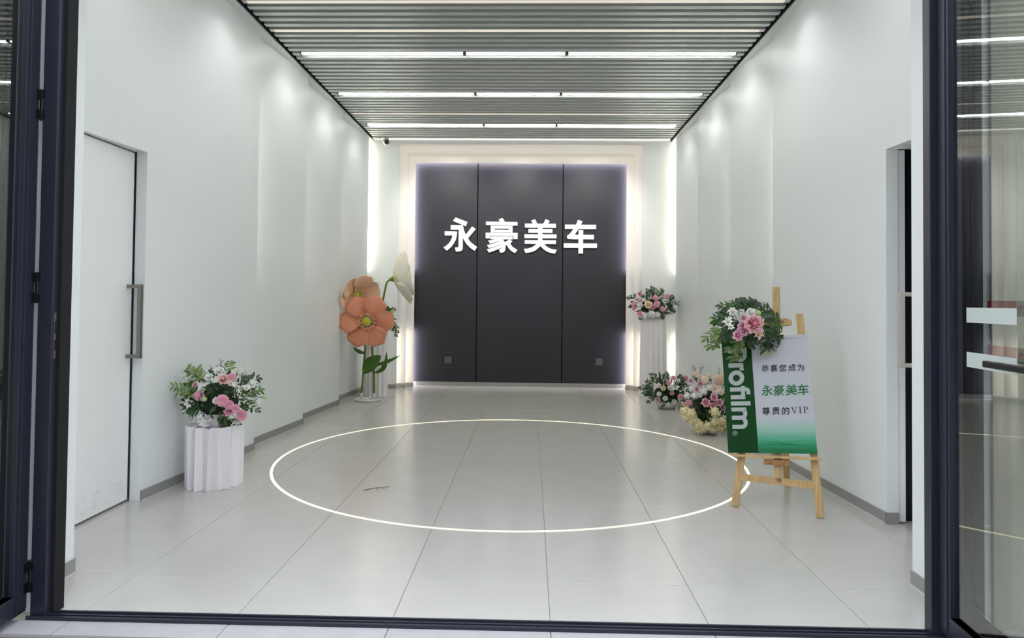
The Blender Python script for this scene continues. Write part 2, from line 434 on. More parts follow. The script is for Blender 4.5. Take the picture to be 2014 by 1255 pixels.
for r, i in enumerate(LED_I):
    y = Y0 + PITCH * i
    for s, (a, b) in enumerate(((-2.61, -0.778), (-0.757, 0.362), (0.384, 2.245))):
        t = thing('ceiling_light', tube_label(r, s), 'ceiling light', ((a + b) / 2, y, CEIL_Z), group='linear ceiling lights in three rows')
        h = (b - a) / 2
        MB().box(-h, h, -0.036, 0.036, 0.012, 0.09).build('housing', M['slat'], t)
        MB().box(-h + 0.003, h - 0.003, -0.022, 0.022, 0.002, 0.0115).build('diffuser', M['tube'], t)
        for e in (-1, 1): MB().box(e * h - 0.009, e * h + 0.009, -0.030, 0.030, -0.004, 0.09).build('end_cap', M['blackmetal'], t)
o = MB().box(-2.72, 2.33, 12.062, 12.078, 4.268, 4.284).build('cove_light', M['topstrip'])
tag(o, 'thin glowing light line between the ceiling slats and the end wall', 'light strip')
# ---------------------------------------------------------------- floor light ring
mb = MB(); n = 128; r0, r1 = 2.178, 2.202; cx, cy = -0.185, 6.9
for zz in (0.0004, 0.0024):
    for rr in (r0, r1):
        for k in range(n):
            a = 2 * PI * k / n; mb.v.append((rr * math.cos(a), rr * math.sin(a), zz))
for k in range(n):
    q = (k + 1) % n
    for f in ((2 * n + k, 3 * n + k, 3 * n + q, 2 * n + q), (k, q, n + q, n + k), (n + k, n + q, 3 * n + q, 3 * n + k), (k, 2 * n + k, 2 * n + q, q)):
        mb.f.append(f); mb.m.append(0)
o = mb.build('floor_light_ring', M['ring'], loc=(cx, cy, 0)); tag(o, 'large thin glowing ring of light set into the tiled floor', 'light ring')
# ---------------------------------------------------------------- room doors
d1 = MB().box(-3.04, -2.985, 3.9, 5.235, 0.016, 2.600).build('door_1', M['door'], bevel=0.003)
tag(d1, 'white flush door with scuffed foot recessed in the left wall', 'door', kind='structure')
mb = MB().box(-2.985, -2.90, 5.165, 5.195, 1.585, 1.612).box(-2.985, -2.90, 5.165, 5.195, 1.068, 1.095).box(-2.905, -2.875, 5.163, 5.197, 1.066, 1.614)
mb.build('handle', M['steel'], d1, bevel=0.004)
sf = MB()
for k in range(46):
    y = 4.55 + 0.62 * R_.random() ** 0.8; z = 0.05 + 0.14 * R_.random() ** 1.6; l = 0.01 + 0.05 * R_.random(); a = R_.uniform(-0.2, 0.7)
    dz = l * math.sin(a); dy = l * math.cos(a); w = 0.0012
    sf.add([(-2.9845, y, z), (-2.9845, y + dy, z + dz), (-2.9845, y + dy, z + dz + w), (-2.9845, y, z + w * 2)], [(0, 1, 2, 3)])
sf.build('scuff', mat('scuff_grey', '#b9b7b4', 0.7), d1)['kind'] = 'stuff'
MB().box(-3.08, -3.042, 3.9, 5.25, 0, 2.61).build('rebate', M['black'], d1)
d2 = MB().box(2.585, 2.625, 3.97, 4.90, 0.016, 2.60).build('door_2', M['door'], bevel=0.003)
tag(d2, 'white sliding door left slightly open in the right wall', 'door', kind='structure')
mb = MB().box(2.49, 2.585, 4.815, 4.843, 1.575, 1.603).box(2.49, 2.585, 4.815, 4.843, 1.10, 1.128).box(2.463, 2.498, 4.81, 4.848, 1.10, 1.603)
mb.build('handle', M['satin'], d2, bevel=0.008)
MB().box(2.5645, 2.615, 5.04, 5.075, 0.012, 2.605).build('door_edge', M['door'], d2)
# ---------------------------------------------------------------- entrance frame and folding glass doors
tr = MB().box(-2.36, 2.2, Y_SILL0, Y_SILL1, -0.05, 0.006).box(-2.36, 2.2, Y_SILL0, Y_SILL0 + 0.012, 0.006, 0.014).box(-2.36, 2.2, Y_SILL0 + 0.032, Y_SILL0 + 0.042, 0.006, 0.013).box(-2.36, 2.2, Y_SILL1 - 0.012, Y_SILL1, 0.006, 0.016).build('trim_4', M['navy'])
tag(tr, 'dark aluminium door track with grooves across the threshold', 'threshold', kind='structure')
fr = MB().box(-2.357, -2.285, 3.335, 3.40, 0.0, 3.5).box(-2.340, -2.27, 3.40, 3.45, 0.0, 3.5).build('trim_5', M['navy'], bevel=0.003)
tag(fr, 'dark navy aluminium entrance post at the left side', 'door frame', kind='structure')
MB().box(-2.284, -2.268, 3.372, 3.449, 0.0, 3.5).build('seal', M['black'], fr)
mb = MB().box(-2.2845, -2.281, 3.345, 3.362, 1.22, 1.44)
mb.build('strike_plate', M['steel'], fr)
MB().box(-2.282, -2.2795, 3.349, 3.358, 1.26, 1.31).box(-2.282, -2.2795, 3.349, 3.358, 1.34, 1.40).build('keep', M['blackmetal'], fr)
fr2 = MB().box(1.848, 1.893, 3.34, 3.40, 0.0, 3.5).box(1.925, 2.08, 3.40, 3.45, 0.0, 3.5).build('trim_6', M['navy'], bevel=0.003)
tag(fr2, 'dark navy aluminium entrance post at the right side', 'door frame', kind='structure')
o = MB().box(-2.36, 2.2, 3.335, 3.45, 3.42, 3.56).build('trim_7', M['navy']); tag(o, 'dark aluminium head rail above the entrance', 'door frame', kind='structure')
def leaf_door(name, x0, y0, ang, width, label, sgn):
    """glass leaf hinged at (x0,y0), running towards the street; local +X runs away from the hinge"""
    r = thing(name, label, 'door', (x0, y0, 0), ang, kind='structure')
    t = 0.024; sw = 0.095; z0, z1 = 0.03, 3.40
    MB().box(0, sw, -t, t, z0, z1).box(0.012, sw - 0.02, -t - 0.006, t + 0.006, z0 + 0.02, z1 - 0.02).build('stile', M['navy'], r, bevel=0.002)
    MB().box(width - sw, width, -t, t, z0, z1).build('stile', M['navy'], r, bevel=0.002)
    MB().box(sw, width - sw, -t, t, z0, z0 + 0.10).box(sw, width - sw, -t - 0.004, t + 0.004, z0 + 0.085, z0 + 0.10).build('bottom_rail', M['navy'], r, bevel=0.002)
    MB().box(sw, width - sw, -t, t, z1 - 0.1, z1).build('top_rail', M['navy'], r, bevel=0.002)
    MB().box(sw - 0.008, width - sw + 0.008, -0.004, 0.004, z0 + 0.092, z1 - 0.092).build('glass_pane', M['glass'], r)
    return r
# right pair folded flat against each other; local +X = (-sin5, -cos5)
AR = math.atan2(-math.cos(math.radians(5)), -math.sin(math.radians(5)))
ra = leaf_door('door_3', 1.908, 3.335, AR, 0.80, 'glass entrance door leaf folded open on the right', 1)
rb = leaf_door('door_4', 2.022, 3.335, AR, 0.80, 'second glass entrance leaf folded behind the right one', 1)
for z in (1.446, 1.255):
    MB().box(0.21, 0.576, -0.0062, -0.0045, z, z + 0.064).build('sticker', M['paper_white'], ra)
    s = MB().box(0.385, 0.60, -0.0062, -0.0045, z + 0.030, z + 0.094).build('sticker', M['paper_cream'], rb)
    MB().box(0.1725, 0.385, -0.0062, -0.0045, z + 0.030, z + 0.094).build('red_band', M['red'], s)
    bx = lambda mb, a, b, c, d: mb.box(a, b, -0.0070, -0.0063, z + 0.018 + c, z + 0.018 + d)
    mb = MB(); X = 0.40
    for c in (0.038, 0.0455, 0.053): bx(mb, X, X + 0.018, c, c + 0.004)
    bx(mb, X + 0.014, X + 0.018, 0.038, 0.057)
    bx(mb, X + 0.022, X + 0.026, 0.038, 0.057); bx(mb, X + 0.044, X + 0.048, 0.038, 0.057); bx(mb, X + 0.030, X + 0.040, 0.038 + 0.008, 0.038 + 0.012)
    bx(mb, X + 0.026, X + 0.031, 0.049, 0.057); bx(mb, X + 0.039, X + 0.044, 0.049, 0.057)
    bx(mb, X, X + 0.048, 0.030, 0.032)
    mb.build('lettering', M['red'], s)
h = MB().box(0.735, 0.775, -0.05, -0.024, 1.25, 1.33).beam((0.765, -0.062, 1.288), (0.47, -0.066, 1.288), 0.022, 0.026, (0, 1, 0)).box(0.745, 0.768, -0.07, -0.045, 1.275, 1.302)
h.build('handle', M['blackmetal'], ra, bevel=0.004)
AL = math.atan2(-1, 0.06)
la = leaf_door('door_5', -2.401, 3.335, AL, 0.80, 'glass entrance door leaf folded open on the left', -1)
lb = leaf_door('door_6', -2.52, 3.335, AL, 0.80, 'second glass entrance leaf folded behind the left one', -1)
for z in (2.44, 1.56, 0.19):
    k = MB()
    k.tube([(-0.006, 0.036, z - 0.075), (-0.006, 0.036, z + 0.075)], 0.011, 10)
    k.box(-0.014, 0.03, 0.022, 0.036, z - 0.07, z - 0.025); k.box(-0.014, 0.03, 0.022, 0.036, z + 0.025, z + 0.07)
    k.box(-0.012, 0.004, 0.03, 0.055, z - 0.07, z - 0.03); k.box(-0.012, 0.004, 0.03, 0.055, z + 0.03, z + 0.07)
    k.build('hinge', M['blackmetal'], la)
# ---------------------------------------------------------------- raised characters on the end wall (read from the sign, 1255 units = 80 px)
def sign_char(label, cx, cz, polys):
    k = 0.00894 * 80 / 1255
    mb = MB()
    for i, p in enumerate(polys):
        mb.prism([((x - 600) * k, -(y - 590) * k) for x, y in p], 0.0, 0.030 + 0.0002 * (i % 7), fn=lambda a, b, h: (a, -h, b))
    o = mb.build('sign_character', M['letter'], loc=(cx, 12.499, cz))
    tag(o, label, 'sign letter', group='raised characters of the wall sign')
rc = lambda x0, y0, x1, y1: [(x0, y0), (x1, y0), (x1, y1), (x0, y1)]
sign_char('white raised 永 character, first from the left on the charcoal wall', -1.239, 2.672, [
    [(415, 52), (785, 190), (738, 322), (335, 160)],
    [(268, 292), (645, 292), (665, 390), (695, 490), (740, 585), (810, 700), (880, 800), (980, 885), (1095, 962), (1015, 1085), (880, 990), (760, 870), (690, 760), (645, 675), (645, 1020), (625, 1070), (570, 1100), (440, 1112), (405, 985), (490, 975), (518, 960), (518, 428), (268, 428)],
    [(700, 600), (740, 585), (930, 330), (1048, 405), (800, 705), (760, 690)],
    [(82, 485), (465, 485), (462, 590), (440, 720), (390, 830), (290, 970), (155, 1085), (48, 985), (130, 935), (220, 850), (290, 740), (325, 610), (82, 610)]])
sign_char('white raised 豪 character, second from the left on the charcoal wall', -0.541, 2.671, [
    [(525, 100), (645, 58), (690, 120), (720, 180), (570, 180)], [(135, 172), (1112, 180), (1112, 288), (135, 282)],
    rc(285, 302, 960, 386), rc(285, 420, 960, 500), rc(285, 386, 400, 420), rc(842, 386, 960, 420), rc(303, 500, 332, 516), rc(915, 500, 945, 516),
    rc(130, 515, 1118, 606), [(130, 606), (265, 606), (265, 692), (130, 690)], [(988, 606), (1118, 606), (1115, 705), (988, 705)],
    rc(283, 626, 965, 715), [(440, 700), (665, 712), (560, 760), (420, 815), (265, 850), (208, 758), (320, 745), (440, 712)],
    [(590, 710), (665, 715), (725, 800), (755, 900), (745, 1010), (725, 1080), (680, 1120), (585, 1132), (540, 1022), (590, 1015), (635, 965), (625, 850), (565, 755)],
    [(575, 765), (640, 845), (500, 905), (380, 955), (225, 985), (175, 895), (300, 870), (430, 830)],
    [(630, 857), (650, 955), (500, 1030), (370, 1085), (235, 1130), (170, 1025), (310, 995), (450, 945)],
    [(720, 805), (865, 722), (965, 775), (890, 835), (945, 930), (1020, 985), (1118, 1042), (1040, 1140), (930, 1080), (850, 1000), (800, 925), (778, 880), (745, 905)], rc(865, 700, 900, 730)])
sign_char('white raised 美 character, third from the left on the charcoal wall', 0.154, 2.670, [
    [(315, 130), (430, 85), (505, 228), (365, 228)], [(760, 80), (880, 135), (830, 232), (685, 228)],
    rc(122, 224, 1076, 346), rc(232, 392, 972, 506), rc(108, 553, 1098, 673), rc(118, 734, 1082, 850), rc(530, 300, 662, 820),
    [(490, 840), (612, 840), (608, 910), (500, 1020), (380, 1085), (270, 1115), (148, 1132), (92, 1005), (220, 995), (350, 950), (440, 890)],
    [(596, 840), (705, 840), (790, 920), (900, 985), (1000, 1015), (1112, 1025), (1050, 1145), (930, 1125), (800, 1080), (700, 1010), (602, 910)]])
sign_char('white raised 车 character, rightmost of the four on the charcoal wall', 0.827, 2.667, [
    [(572, 92), (712, 135), (665, 245), (590, 380), (475, 555), (475, 686), (258, 680), (235, 590), (320, 530), (390, 440), (450, 340), (520, 235)],
    rc(175, 240, 1132, 376), rc(400, 553, 1068, 688), rc(142, 817, 1162, 957), rc(595, 403, 738, 1130)])
# ---------------------------------------------------------------- sockets
for lab, x in (('grey wall socket low on the left charcoal panel', -1.45), ('grey wall socket low on the right charcoal panel', 1.20)):
    t = thing('wall_socket', lab, 'socket', (x, 12.499, 0.465), group='sockets on the end wall')
    MB().box(-0.058, 0.058, -0.008, 0, -0.058, 0.058).build('face_plate', M['socket'], t, bevel=0.003)
    s = MB()
    for sx_ in (-1, 1): s.box(sx_ * 0.012 - 0.002, sx_ * 0.012 + 0.002, -0.0086, -0.0078, 0.006, 0.026).beam((sx_ * 0.006, -0.0083, -0.010), (sx_ * 0.016, -0.0083, -0.026), 0.004, 0.001)
    s.box(-0.002, 0.002, -0.0086, -0.0078, -0.034, -0.018)
    s.build('socket_slots', M['blackmetal'], t)
# ---------------------------------------------------------------- camera and junction box under the ceiling
t = thing('security_camera', 'white turret security camera with black lens above the end wall', 'camera', (-2.49, 11.95, 4.262))
MB().lathe([(0.055, 0.012), (0.055, -0.012), (0.048, -0.03), (0.03, -0.034)][::-1], n=20).build('mount', M['white_plastic'], t, True)
MB().ball((0.01, -0.01, -0.066), 0.062, 16, 10).build('turret', M['white_plastic'], t, True)
MB().ball((0.022, -0.044, -0.078), 0.042, 14, 8).build('lens', M['blackmetal'], t, True)
o = MB().lathe([(0.05, -0.018), (0.055, -0.008), (0.055, 0.006)], n=18, sx=1.4).build('smoke_alarm', M['white_plastic'], loc=(-2.64, 11.92, 4.262))
tag(o, 'small white oval ceiling box beside the security camera', 'alarm')
# ---------------------------------------------------------------- pleated pedestals
def pedestal(label, x, y, r0, r1, h, n, seed, sy=1.0):
    rr = random.Random(seed)
    t = thing('pleated_pedestal', label, 'pedestal', (x, y, 0), group='white pleated flower pedestals')
    ang = [2 * PI * k / (2 * n) + (rr.uniform(-0.2, 0.2) + (0.28 if k % 2 else 0)) * PI / n for k in range(2 * n)]
    amp = [(0.06 if k % 2 else -0.17) + rr.uniform(-0.035, 0.035) for k in range(2 * n)]
    tw = [rr.uniform(-0.03, 0.03) for _ in range(2 * n)]
    mb = MB(); N = 2 * n
    for z, r, s in ((0.001, r0, 0), (h, r1, 1)):
        for k in range(N):
            q = r * (1 + amp[k] * (1 if s == 0 else 0.8)); a = ang[k] + tw[k] * s
            mb.v.append((q * math.cos(a), q * math.sin(a) * sy, z + (rr.uniform(-0.006, 0.006) if s else 0)))
    for k in range(N): mb.f.append((k, (k + 1) % N, N + (k + 1) % N, N + k)); mb.m.append(0)
    for k in range(N):   # inner face of the card near the rim
        v = mb.v[N + k]; mb.v.append((v[0] * 0.97, v[1] * 0.97, v[2] - 0.001))
    for k in range(N):
        v = mb.v[N + k]; mb.v.append((v[0] * 0.97, v[1] * 0.97, h - 0.05))
    for k in range(N):
        q = (k + 1) % N
        mb.f.append((N + k, N + q, 2 * N + q, 2 * N + k)); mb.f.append((2 * N + k, 2 * N + q, 3 * N + q, 3 * N + k)); mb.m += [0, 0]
    mb.build('pleated_sleeve', M['pleat'], t)
    MB().lathe([(r1 * 0.90, h - 0.045), (r1 * 0.90, h - 0.02)], n=24, sy=sy).build('top_plate', M['pleat'], t)
    return t
pedestal('short white pleated pedestal by the left wall near the white door', -2.56, 5.74, 0.205, 0.212, 0.495, 15, 3)
pedestal('tall white pleated pedestal behind the giant orange paper poppies', -2.44, 11.2, 0.18, 0.175, 0.99, 14, 5)
pedestal('tall white pleated pedestal at the right end of the charcoal wall', 1.99, 11.62, 0.215, 0.20, 1.245, 15, 9)
# ---------------------------------------------------------------- flower library (unit diameter, facing +Z)
def petal(mb, phi, wa, prof, nt=4, cup=0.0, wob=0.0, mi=0, rr=R_, tip=0.25):
    """prof(t) -> (radius, height); wa half angle width; rounded tip"""
    o = len(mb.v); nu = 3
    ph = rr.uniform(0, 6)
    for i in range(nt + 1):
        t = i / nt
        ws = math.sin(PI * (0.14 + 0.70 * t)) ** 0.7
        for j in range(-1, nu - 1):
            u = j
            te = t * (1 - tip * u * u * t)
            r, z = prof(te)
            a = phi + u * wa * ws
            z += cup * u * u * t + wob * math.sin(ph + 3 * u + 5 * t) * t
            mb.v.append((r * math.cos(a), r * math.sin(a), z))
    for i in range(nt):
        for j in range(nu - 1):
            a = o + i * nu + j
            mb.f.append((a, a + 1, a + nu + 1, a + nu)); mb.m.append(mi)
FM = {}
def cup_prof(r0, r1, z0, z1, curl):
    return lambda t: (r0 + (r1 - r0) * t ** 0.75 + curl * t ** 4, z0 + (z1 - z0) * math.sin(t * PI * 0.5) - curl * 0.9 * t ** 4)
def make_rose(seed, layers, wob=0.01):
    rr = random.Random(seed); mb = MB()
    for n, r0, r1, z1, curl, wa in layers:
        p0 = rr.uniform(0, 6)
        for k in range(n):
            petal(mb, p0 + 2 * PI * k / n + rr.uniform(-.15, .15), wa, cup_prof(r0, r1 * rr.uniform(.93, 1.05), -0.22, z1 * rr.uniform(.9, 1.1), curl), 4, 0.02, wob, rr=rr)
    mb.ball((0, 0, .06), .13, 8, 6, sq=(1, 1, 1.2)); return mb
ROSE = [(3, .02, .09, .26, -.01, 1.3), (4, .04, .16, .25, -.01, 1.1), (5, .06, .235, .21, .01, .98), (6, .08, .32, .14, .04, .86), (7, .10, .41, .03, .07, .78)]
RAN = [(3, .02, .08, .22, -.02, 1.2), (4, .03, .15, .21, -.03, 1.1), (5, .05, .22, .19, -.03, .9), (6, .06, .30, .15, -.03, .75), (7, .08, .38, .09, -.02, .65), (7, .09, .46, .0, .03, .6)]
PEO = [(5, .02, .10, .22, .02, .7), (7, .04, .19, .23, .02, .62), (8, .06, .27, .20, .03, .6), (9, .08, .35, .13, .04, .56), (9, .10, .42, .03, .05, .6)]
def flower_mesh(kind):
    if kind in FM: return FM[kind]
    cols = {'P': ('#c9648a', '#f7c3d2'), 'W': ('#ecedd9', '#faf9f8'), 'C': ('#efc49c', '#f9e8d6'), 'D': ('#cf98a6', '#e8c6c8'), 'L': ('#b4d468', '#d8eba6'), 'Y': ('#ecd792', '#faf0c8'), 'A': ('#edc7aa', '#f8e3d2')}
    base = kind[:3]
    c = cols[kind[-1]] if kind[-1].isupper() else ('#eba8a0', '#f8d6d0')
    sm = True
    if base == 'ros': mb = make_rose(3, ROSE); sm = False
    elif base == 'ran': mb = make_rose(4, RAN, .004)
    elif base == 'peo':
        if kind == 'peoP': c = ('#cf4a60', '#f6c4ca')
        if kind == 'peoD': c = ('#c9809a', '#e4b2c6')
        mb = make_rose(5, PEO, .045); sm = False
    elif base == 'mum':
        mb = MB(); rr = random.Random(8); n = 120; mb.ball((0, 0, 0), .27, 10, 7)
        for k in range(n):
            z = 1 - 1.55 * (k + .5) / n; a = k * 2.39996; q = math.sqrt(max(0, 1 - z * z))
            d = Vector((q * math.cos(a), q * math.sin(a), z)); s = d.cross(Vector((.2, .1, 1))).normalized(); u = s.cross(d)
            L = 0.5 * rr.uniform(.9, 1.05)
            p = d * 0.16; w = 0.05
            t1 = d * L * .82 + s * w + u * 0.02; t2 = d * L * .82 - s * w + u * .02; t3 = d * L - u * .05; m = d * L * .78 - u * .02
            mb.add([p, t1, m, t2, t3], [(0, 1, 2), (0, 2, 3), (1, 4, 2), (2, 4, 3)])
        sm = False
    elif base == 'hyd':
        mb = MB(); rr = random.Random(9); n = 44; mb.ball((0, 0, 0), .29, 9, 6)
        for k in range(n):
            z = 1 - 1.5 * (k + .5) / n; a = k * 2.39996 + rr.uniform(-.15, .15); q = math.sqrt(max(0, 1 - z * z))
            nn = Vector((q * math.cos(a), q * math.sin(a), z)); d = nn * rr.uniform(.30, .43)
            nn = (nn + Vector((rr.uniform(-.5, .5), rr.uniform(-.5, .5), rr.uniform(-.5, .5)))).normalized()
            s = nn.cross(Vector((.3, .2, 1))).normalized(); u = s.cross(nn); tw = rr.uniform(0, 6); L = rr.uniform(.10, .15)
            for m in range(4):
                b = tw + m * PI / 2; e = s * math.cos(b) + u * math.sin(b); f = nn.cross(e)
                mb.add([d, d + e * L * .55 + f * L * .42 + nn * .025, d + e * L + nn * rr.uniform(.0, .05), d + e * L * .55 - f * L * .42 + nn * .025], [(0, 1, 2), (0, 2, 3)])
        sm = False
    elif base == 'lil':
        mb = MB(); rr = random.Random(10)
        for k in range(3): petal(mb, k * 2.094, .48, lambda t: (.04 + .44 * t, -.2 + .34 * math.sin(t * 2.1)), 5, -.03, .02, rr=rr, tip=.5)
        for k in range(3): petal(mb, 1.047 + k * 2.094, .6, lambda t: (.03 + .47 * t, -.22 + .32 * math.sin(t * 2.0)), 5, -.02, .03, rr=rr, tip=.4)
        for k in range(6):
            a = k * 1.047 + .3; mb.tube([(0, 0, -.15), (.05 * math.cos(a), .05 * math.sin(a), .05), (.09 * math.cos(a), .09 * math.sin(a), .16)], .008, 4)
    m = radial('petals_' + kind, c[0], c[1], 0.5, pos=0.35)
    FM[kind] = mb.mesh('flower_' + kind, m, sm); return FM[kind]
FNAME = {'ros': 'rose', 'ran': 'ranunculus', 'peo': 'peony', 'mum': 'chrysanthemum', 'hyd': 'hydrangea', 'lil': 'lily'}
FLAB = {'P': 'pink', 'W': 'white', 'C': 'cream', 'D': 'dusty pink', 'L': 'lime green', 'Y': 'pale yellow', 'A': 'peach'}
def place_flower(root, p, d, kind, size):
    o = link(FNAME[kind[:3]], flower_mesh(kind), root)
    q = Vector(d).normalized().to_track_quat('Z', 'Y')
    o.rotation_mode = 'QUATERNION'; o.rotation_quaternion = q @ Matrix.Rotation(R_.uniform(0, 6.28), 3, 'Z').to_quaternion()
    o.location = p; o.scale = (size,) * 3
    o['label'] = '%s %s' % (FLAB[kind[-1]] if kind[-1].isupper() else 'pale pink', FNAME[kind[:3]])
    return o
LEAF = {}
def leaf_pts(wd, bend):
    vs = []; rows = 5
    for i in range(rows + 1):
        t = i / rows; w = wd * math.sin(PI * min(1, (t * .97 + .03)) ** 0.85) + 0.004
        z = -bend * t * t
        vs += [(-w / 2, t, z + w * .22), (0, t, z), (w / 2, t, z + w * .22)]
    fs = []
    for i in range(rows):
        a = i * 3; fs += [(a, a + 1, a + 4, a + 3), (a + 1, a + 2, a + 5, a + 4)]
    return vs, fs
LSHAPE = {'D': leaf_pts(.34, .15), 'M': leaf_pts(.30, .2), 'L': leaf_pts(.30, .22)}
for k in 'DML': 
    _m = MB().add(*LSHAPE[k]); LEAF[k] = _m.mesh('leaf_' + k, M['leaf' + k], True)
def leaf_matrix(p, d, up, L):
    y = Vector(d).normalized(); z = Vector(up); z = z - y * z.dot(y)
    if z.length < 1e-3: z = Vector((0.3, -1, 0.2)); z = z - y * z.dot(y)
    z.normalize(); x = y.cross(z)
    return Matrix(((x.x * L, y.x * L, z.x * L, p[0]), (x.y * L, y.y * L, z.y * L, p[1]), (x.z * L, y.z * L, z.z * L, p[2]), (0, 0, 0, 1)))
def clear_of_walls(q):
    for P, sgn in ((LW, -1), (RW, 1)):
        for a, b in P:
            if a[1] <= q.y <= b[1] and (q.x - lerp2(a, b, q.y)[0]) * sgn > -0.012: return False
    return True
class Foliage:
    """collects leaves: as single leaf objects, or joined where they are too small to tell apart"""
    def __init__(s, root, single): s.root = root; s.single = single; s.mb = MB(); s.n = 0; s.stems = MB(); s.twigs = MB(); s.fill = MB()
    def leaf(s, p, d, up, L, k):
        if not clear_of_walls(s.root.location + Vector(p) + Vector(d).normalized() * L): return
        mt = leaf_matrix(p, d, up, L)
        if s.single and s.n < 290:
            o = link('leaf', LEAF[k], s.root); o.matrix_local = mt; s.n += 1
        else:
            vs, fs = LSHAPE[k]; s.mb.add([mt @ Vector(v) for v in vs], fs, 'DML'.index(k))
    def finish(s):
        if s.mb.v: s.mb.build('foliage', [M['leafD'], M['leafM'], M['leafL']], s.root, True)['kind'] = 'stuff'
        if s.stems.v: s.stems.build('stems', M['stem'], s.root, True)
        if s.twigs.v: s.twigs.build('twigs', [M['twig'], M['twig_red']], s.root, True)
        if s.fill.v: s.fill.build('filler_blossom', M['breath'], s.root, True)['kind'] = 'stuff'
def sprig(F, a, b, k, L, rr):
    a = Vector(a); b = Vector(b); d = b - a; ln = d.length
    mid = (a + b) / 2 + Vector((0, -0.03, 0.12 * ln))
    P = lambda t: a * (1 - t) ** 2 + mid * 2 * t * (1 - t) + b * t * t
    T = lambda t: ((mid - a) * (1 - t) + (b - mid) * t).normalized()
    if k in 'DML':
        F.stems.tube([P(t / 5) for t in range(6)], 0.0028, 5, r1=0.0012)
        n = max(3, int(ln / (L * 0.42)))
        for i in range(n):
            t = 0.22 + 0.72 * i / (n - 1); tg = T(t)
            view = Vector((0.1, -1, 0.25)); sd = tg.cross(view).normalized()
            for sgn in (-1, 1):
                dd = tg * rr.uniform(.55, .9) + sd * sgn * rr.uniform(.55, .95) + Vector((0, rr.uniform(-.35, .2), rr.uniform(-.2, .1)))
                F.leaf(P(t), dd, view + Vector((rr.uniform(-.5, .5), 0, rr.uniform(-.2, .6))), L * rr.uniform(.75, 1.1) * (1 - .25 * t), k)
        F.leaf(P(1), T(1), Vector((0.1, -1, .3)), L * .85, k)
    elif k in 'TB':
        mi = 0 if rr.random() < .6 else 1
        F.twigs.tube([P(t / 4) for t in range(5)], 0.004, 5, mi, r1=0.0018)
        for i in range(7):
            t = .35 + .65 * i / 6; p = P(t); e = T(t) * .6 + Vector((rr.uniform(-1, 1), rr.uniform(-.6, .2), rr.uniform(-.3, .8)))
            e = e.normalized() * rr.uniform(.02, .045); F.twigs.tube([p, p + e], 0.0018, 4, mi, r1=.001)
            if k == 'B' or i % 2: F.twigs.ball(p + e, .007 if k == 'B' else .0045, 6, 4, mi)
            if k == 'B' and i > 2: F.leaf(p, e, (0, -1, .3), .04, 'M')
    elif k == 'W':
        F.stems.tube([P(t / 3) for t in range(4)], 0.0018, 4, r1=.001)
        for i in range(34):
            t = rr.uniform(.3, 1.0); p = P(t) + Vector((rr.gauss(0, .022), rr.gauss(0, .02), rr.gauss(0, .022)))
            F.fill.ball(p, rr.uniform(.004, .007), 5, 3)
            if i % 4 == 0: F.stems.tube([P(t * .8), p], .0008, 3)
def bouquet(label, C, foot, flowers, sprigs, rad, single, LL, nfill, seed, pot=None, group='artificial flower arrangements', core=(.55, .55, .55), corez=-.03, fillk='DDM', ymax=.35, zrange=(-.7, 1)):
    """C: middle of the arrangement, foot: where it rests; both in world coordinates"""
    rr = random.Random(seed)
    C = Vector(C); foot = Vector(foot); off = C - foot
    t = thing('flower_arrangement', label, 'flowers', foot, group=group)
    F = Foliage(t, single)
    c = MB(); c.ball((0, 0, 0), 1, 14, 8, sq=(rad[0] * core[0], rad[1] * core[1], rad[2] * core[2]))
    o = c.build('floral_foam', M['foam'], t, True); o.location = off + Vector((0, 0, corez))
    if pot: pot(t)
    for x, y, z, k, s in flowers:
        p = Vector((x, y, max(z, .42 * s - C.z + .004))); d = Vector((x / rad[0] ** 2, y / rad[1] ** 2, z / rad[2] ** 2)).normalized() * .8 + Vector((0, -.75, .3))
        place_flower(t, p + off, d, k, s)
        F.stems.tube([off + Vector((0, 0, corez)), p * .5 + off, p + off - d.normalized() * s * .2], .0025, 4)
    for a, b, k in sprigs: sprig(F, Vector(a) + off, Vector(b) + off, k, LL, rr)
    for i in range(nfill):
        for _ in range(50):
            d = Vector((rr.gauss(0, 1), rr.gauss(0, 1), rr.gauss(0, 1))).normalized()
            if d.y < ymax and zrange[0] < d.z < zrange[1]: break
        p = Vector((d.x * rad[0], d.y * rad[1], d.z * rad[2])) * rr.uniform(.5, .82)
        dd = d + Vector((rr.uniform(-.9, .9), rr.uniform(-.5, .3), rr.uniform(-.5, .7)))
        F.leaf(p + off, dd, d + Vector((0, -.6, .5)), LL * rr.uniform(.8, 1.25), rr.choice(fillk))
    F.finish(); return t
def low_pot(r, h, m):
    def f(t): MB().lathe([(r * .7, 0.001), (r * .85, h * .4), (r, h), (r * .92, h), (r * .8, h * .5)], n=24).build('pot', m, t, True)
    return f
b1_C = (-2.536, 5.72, 0.726)
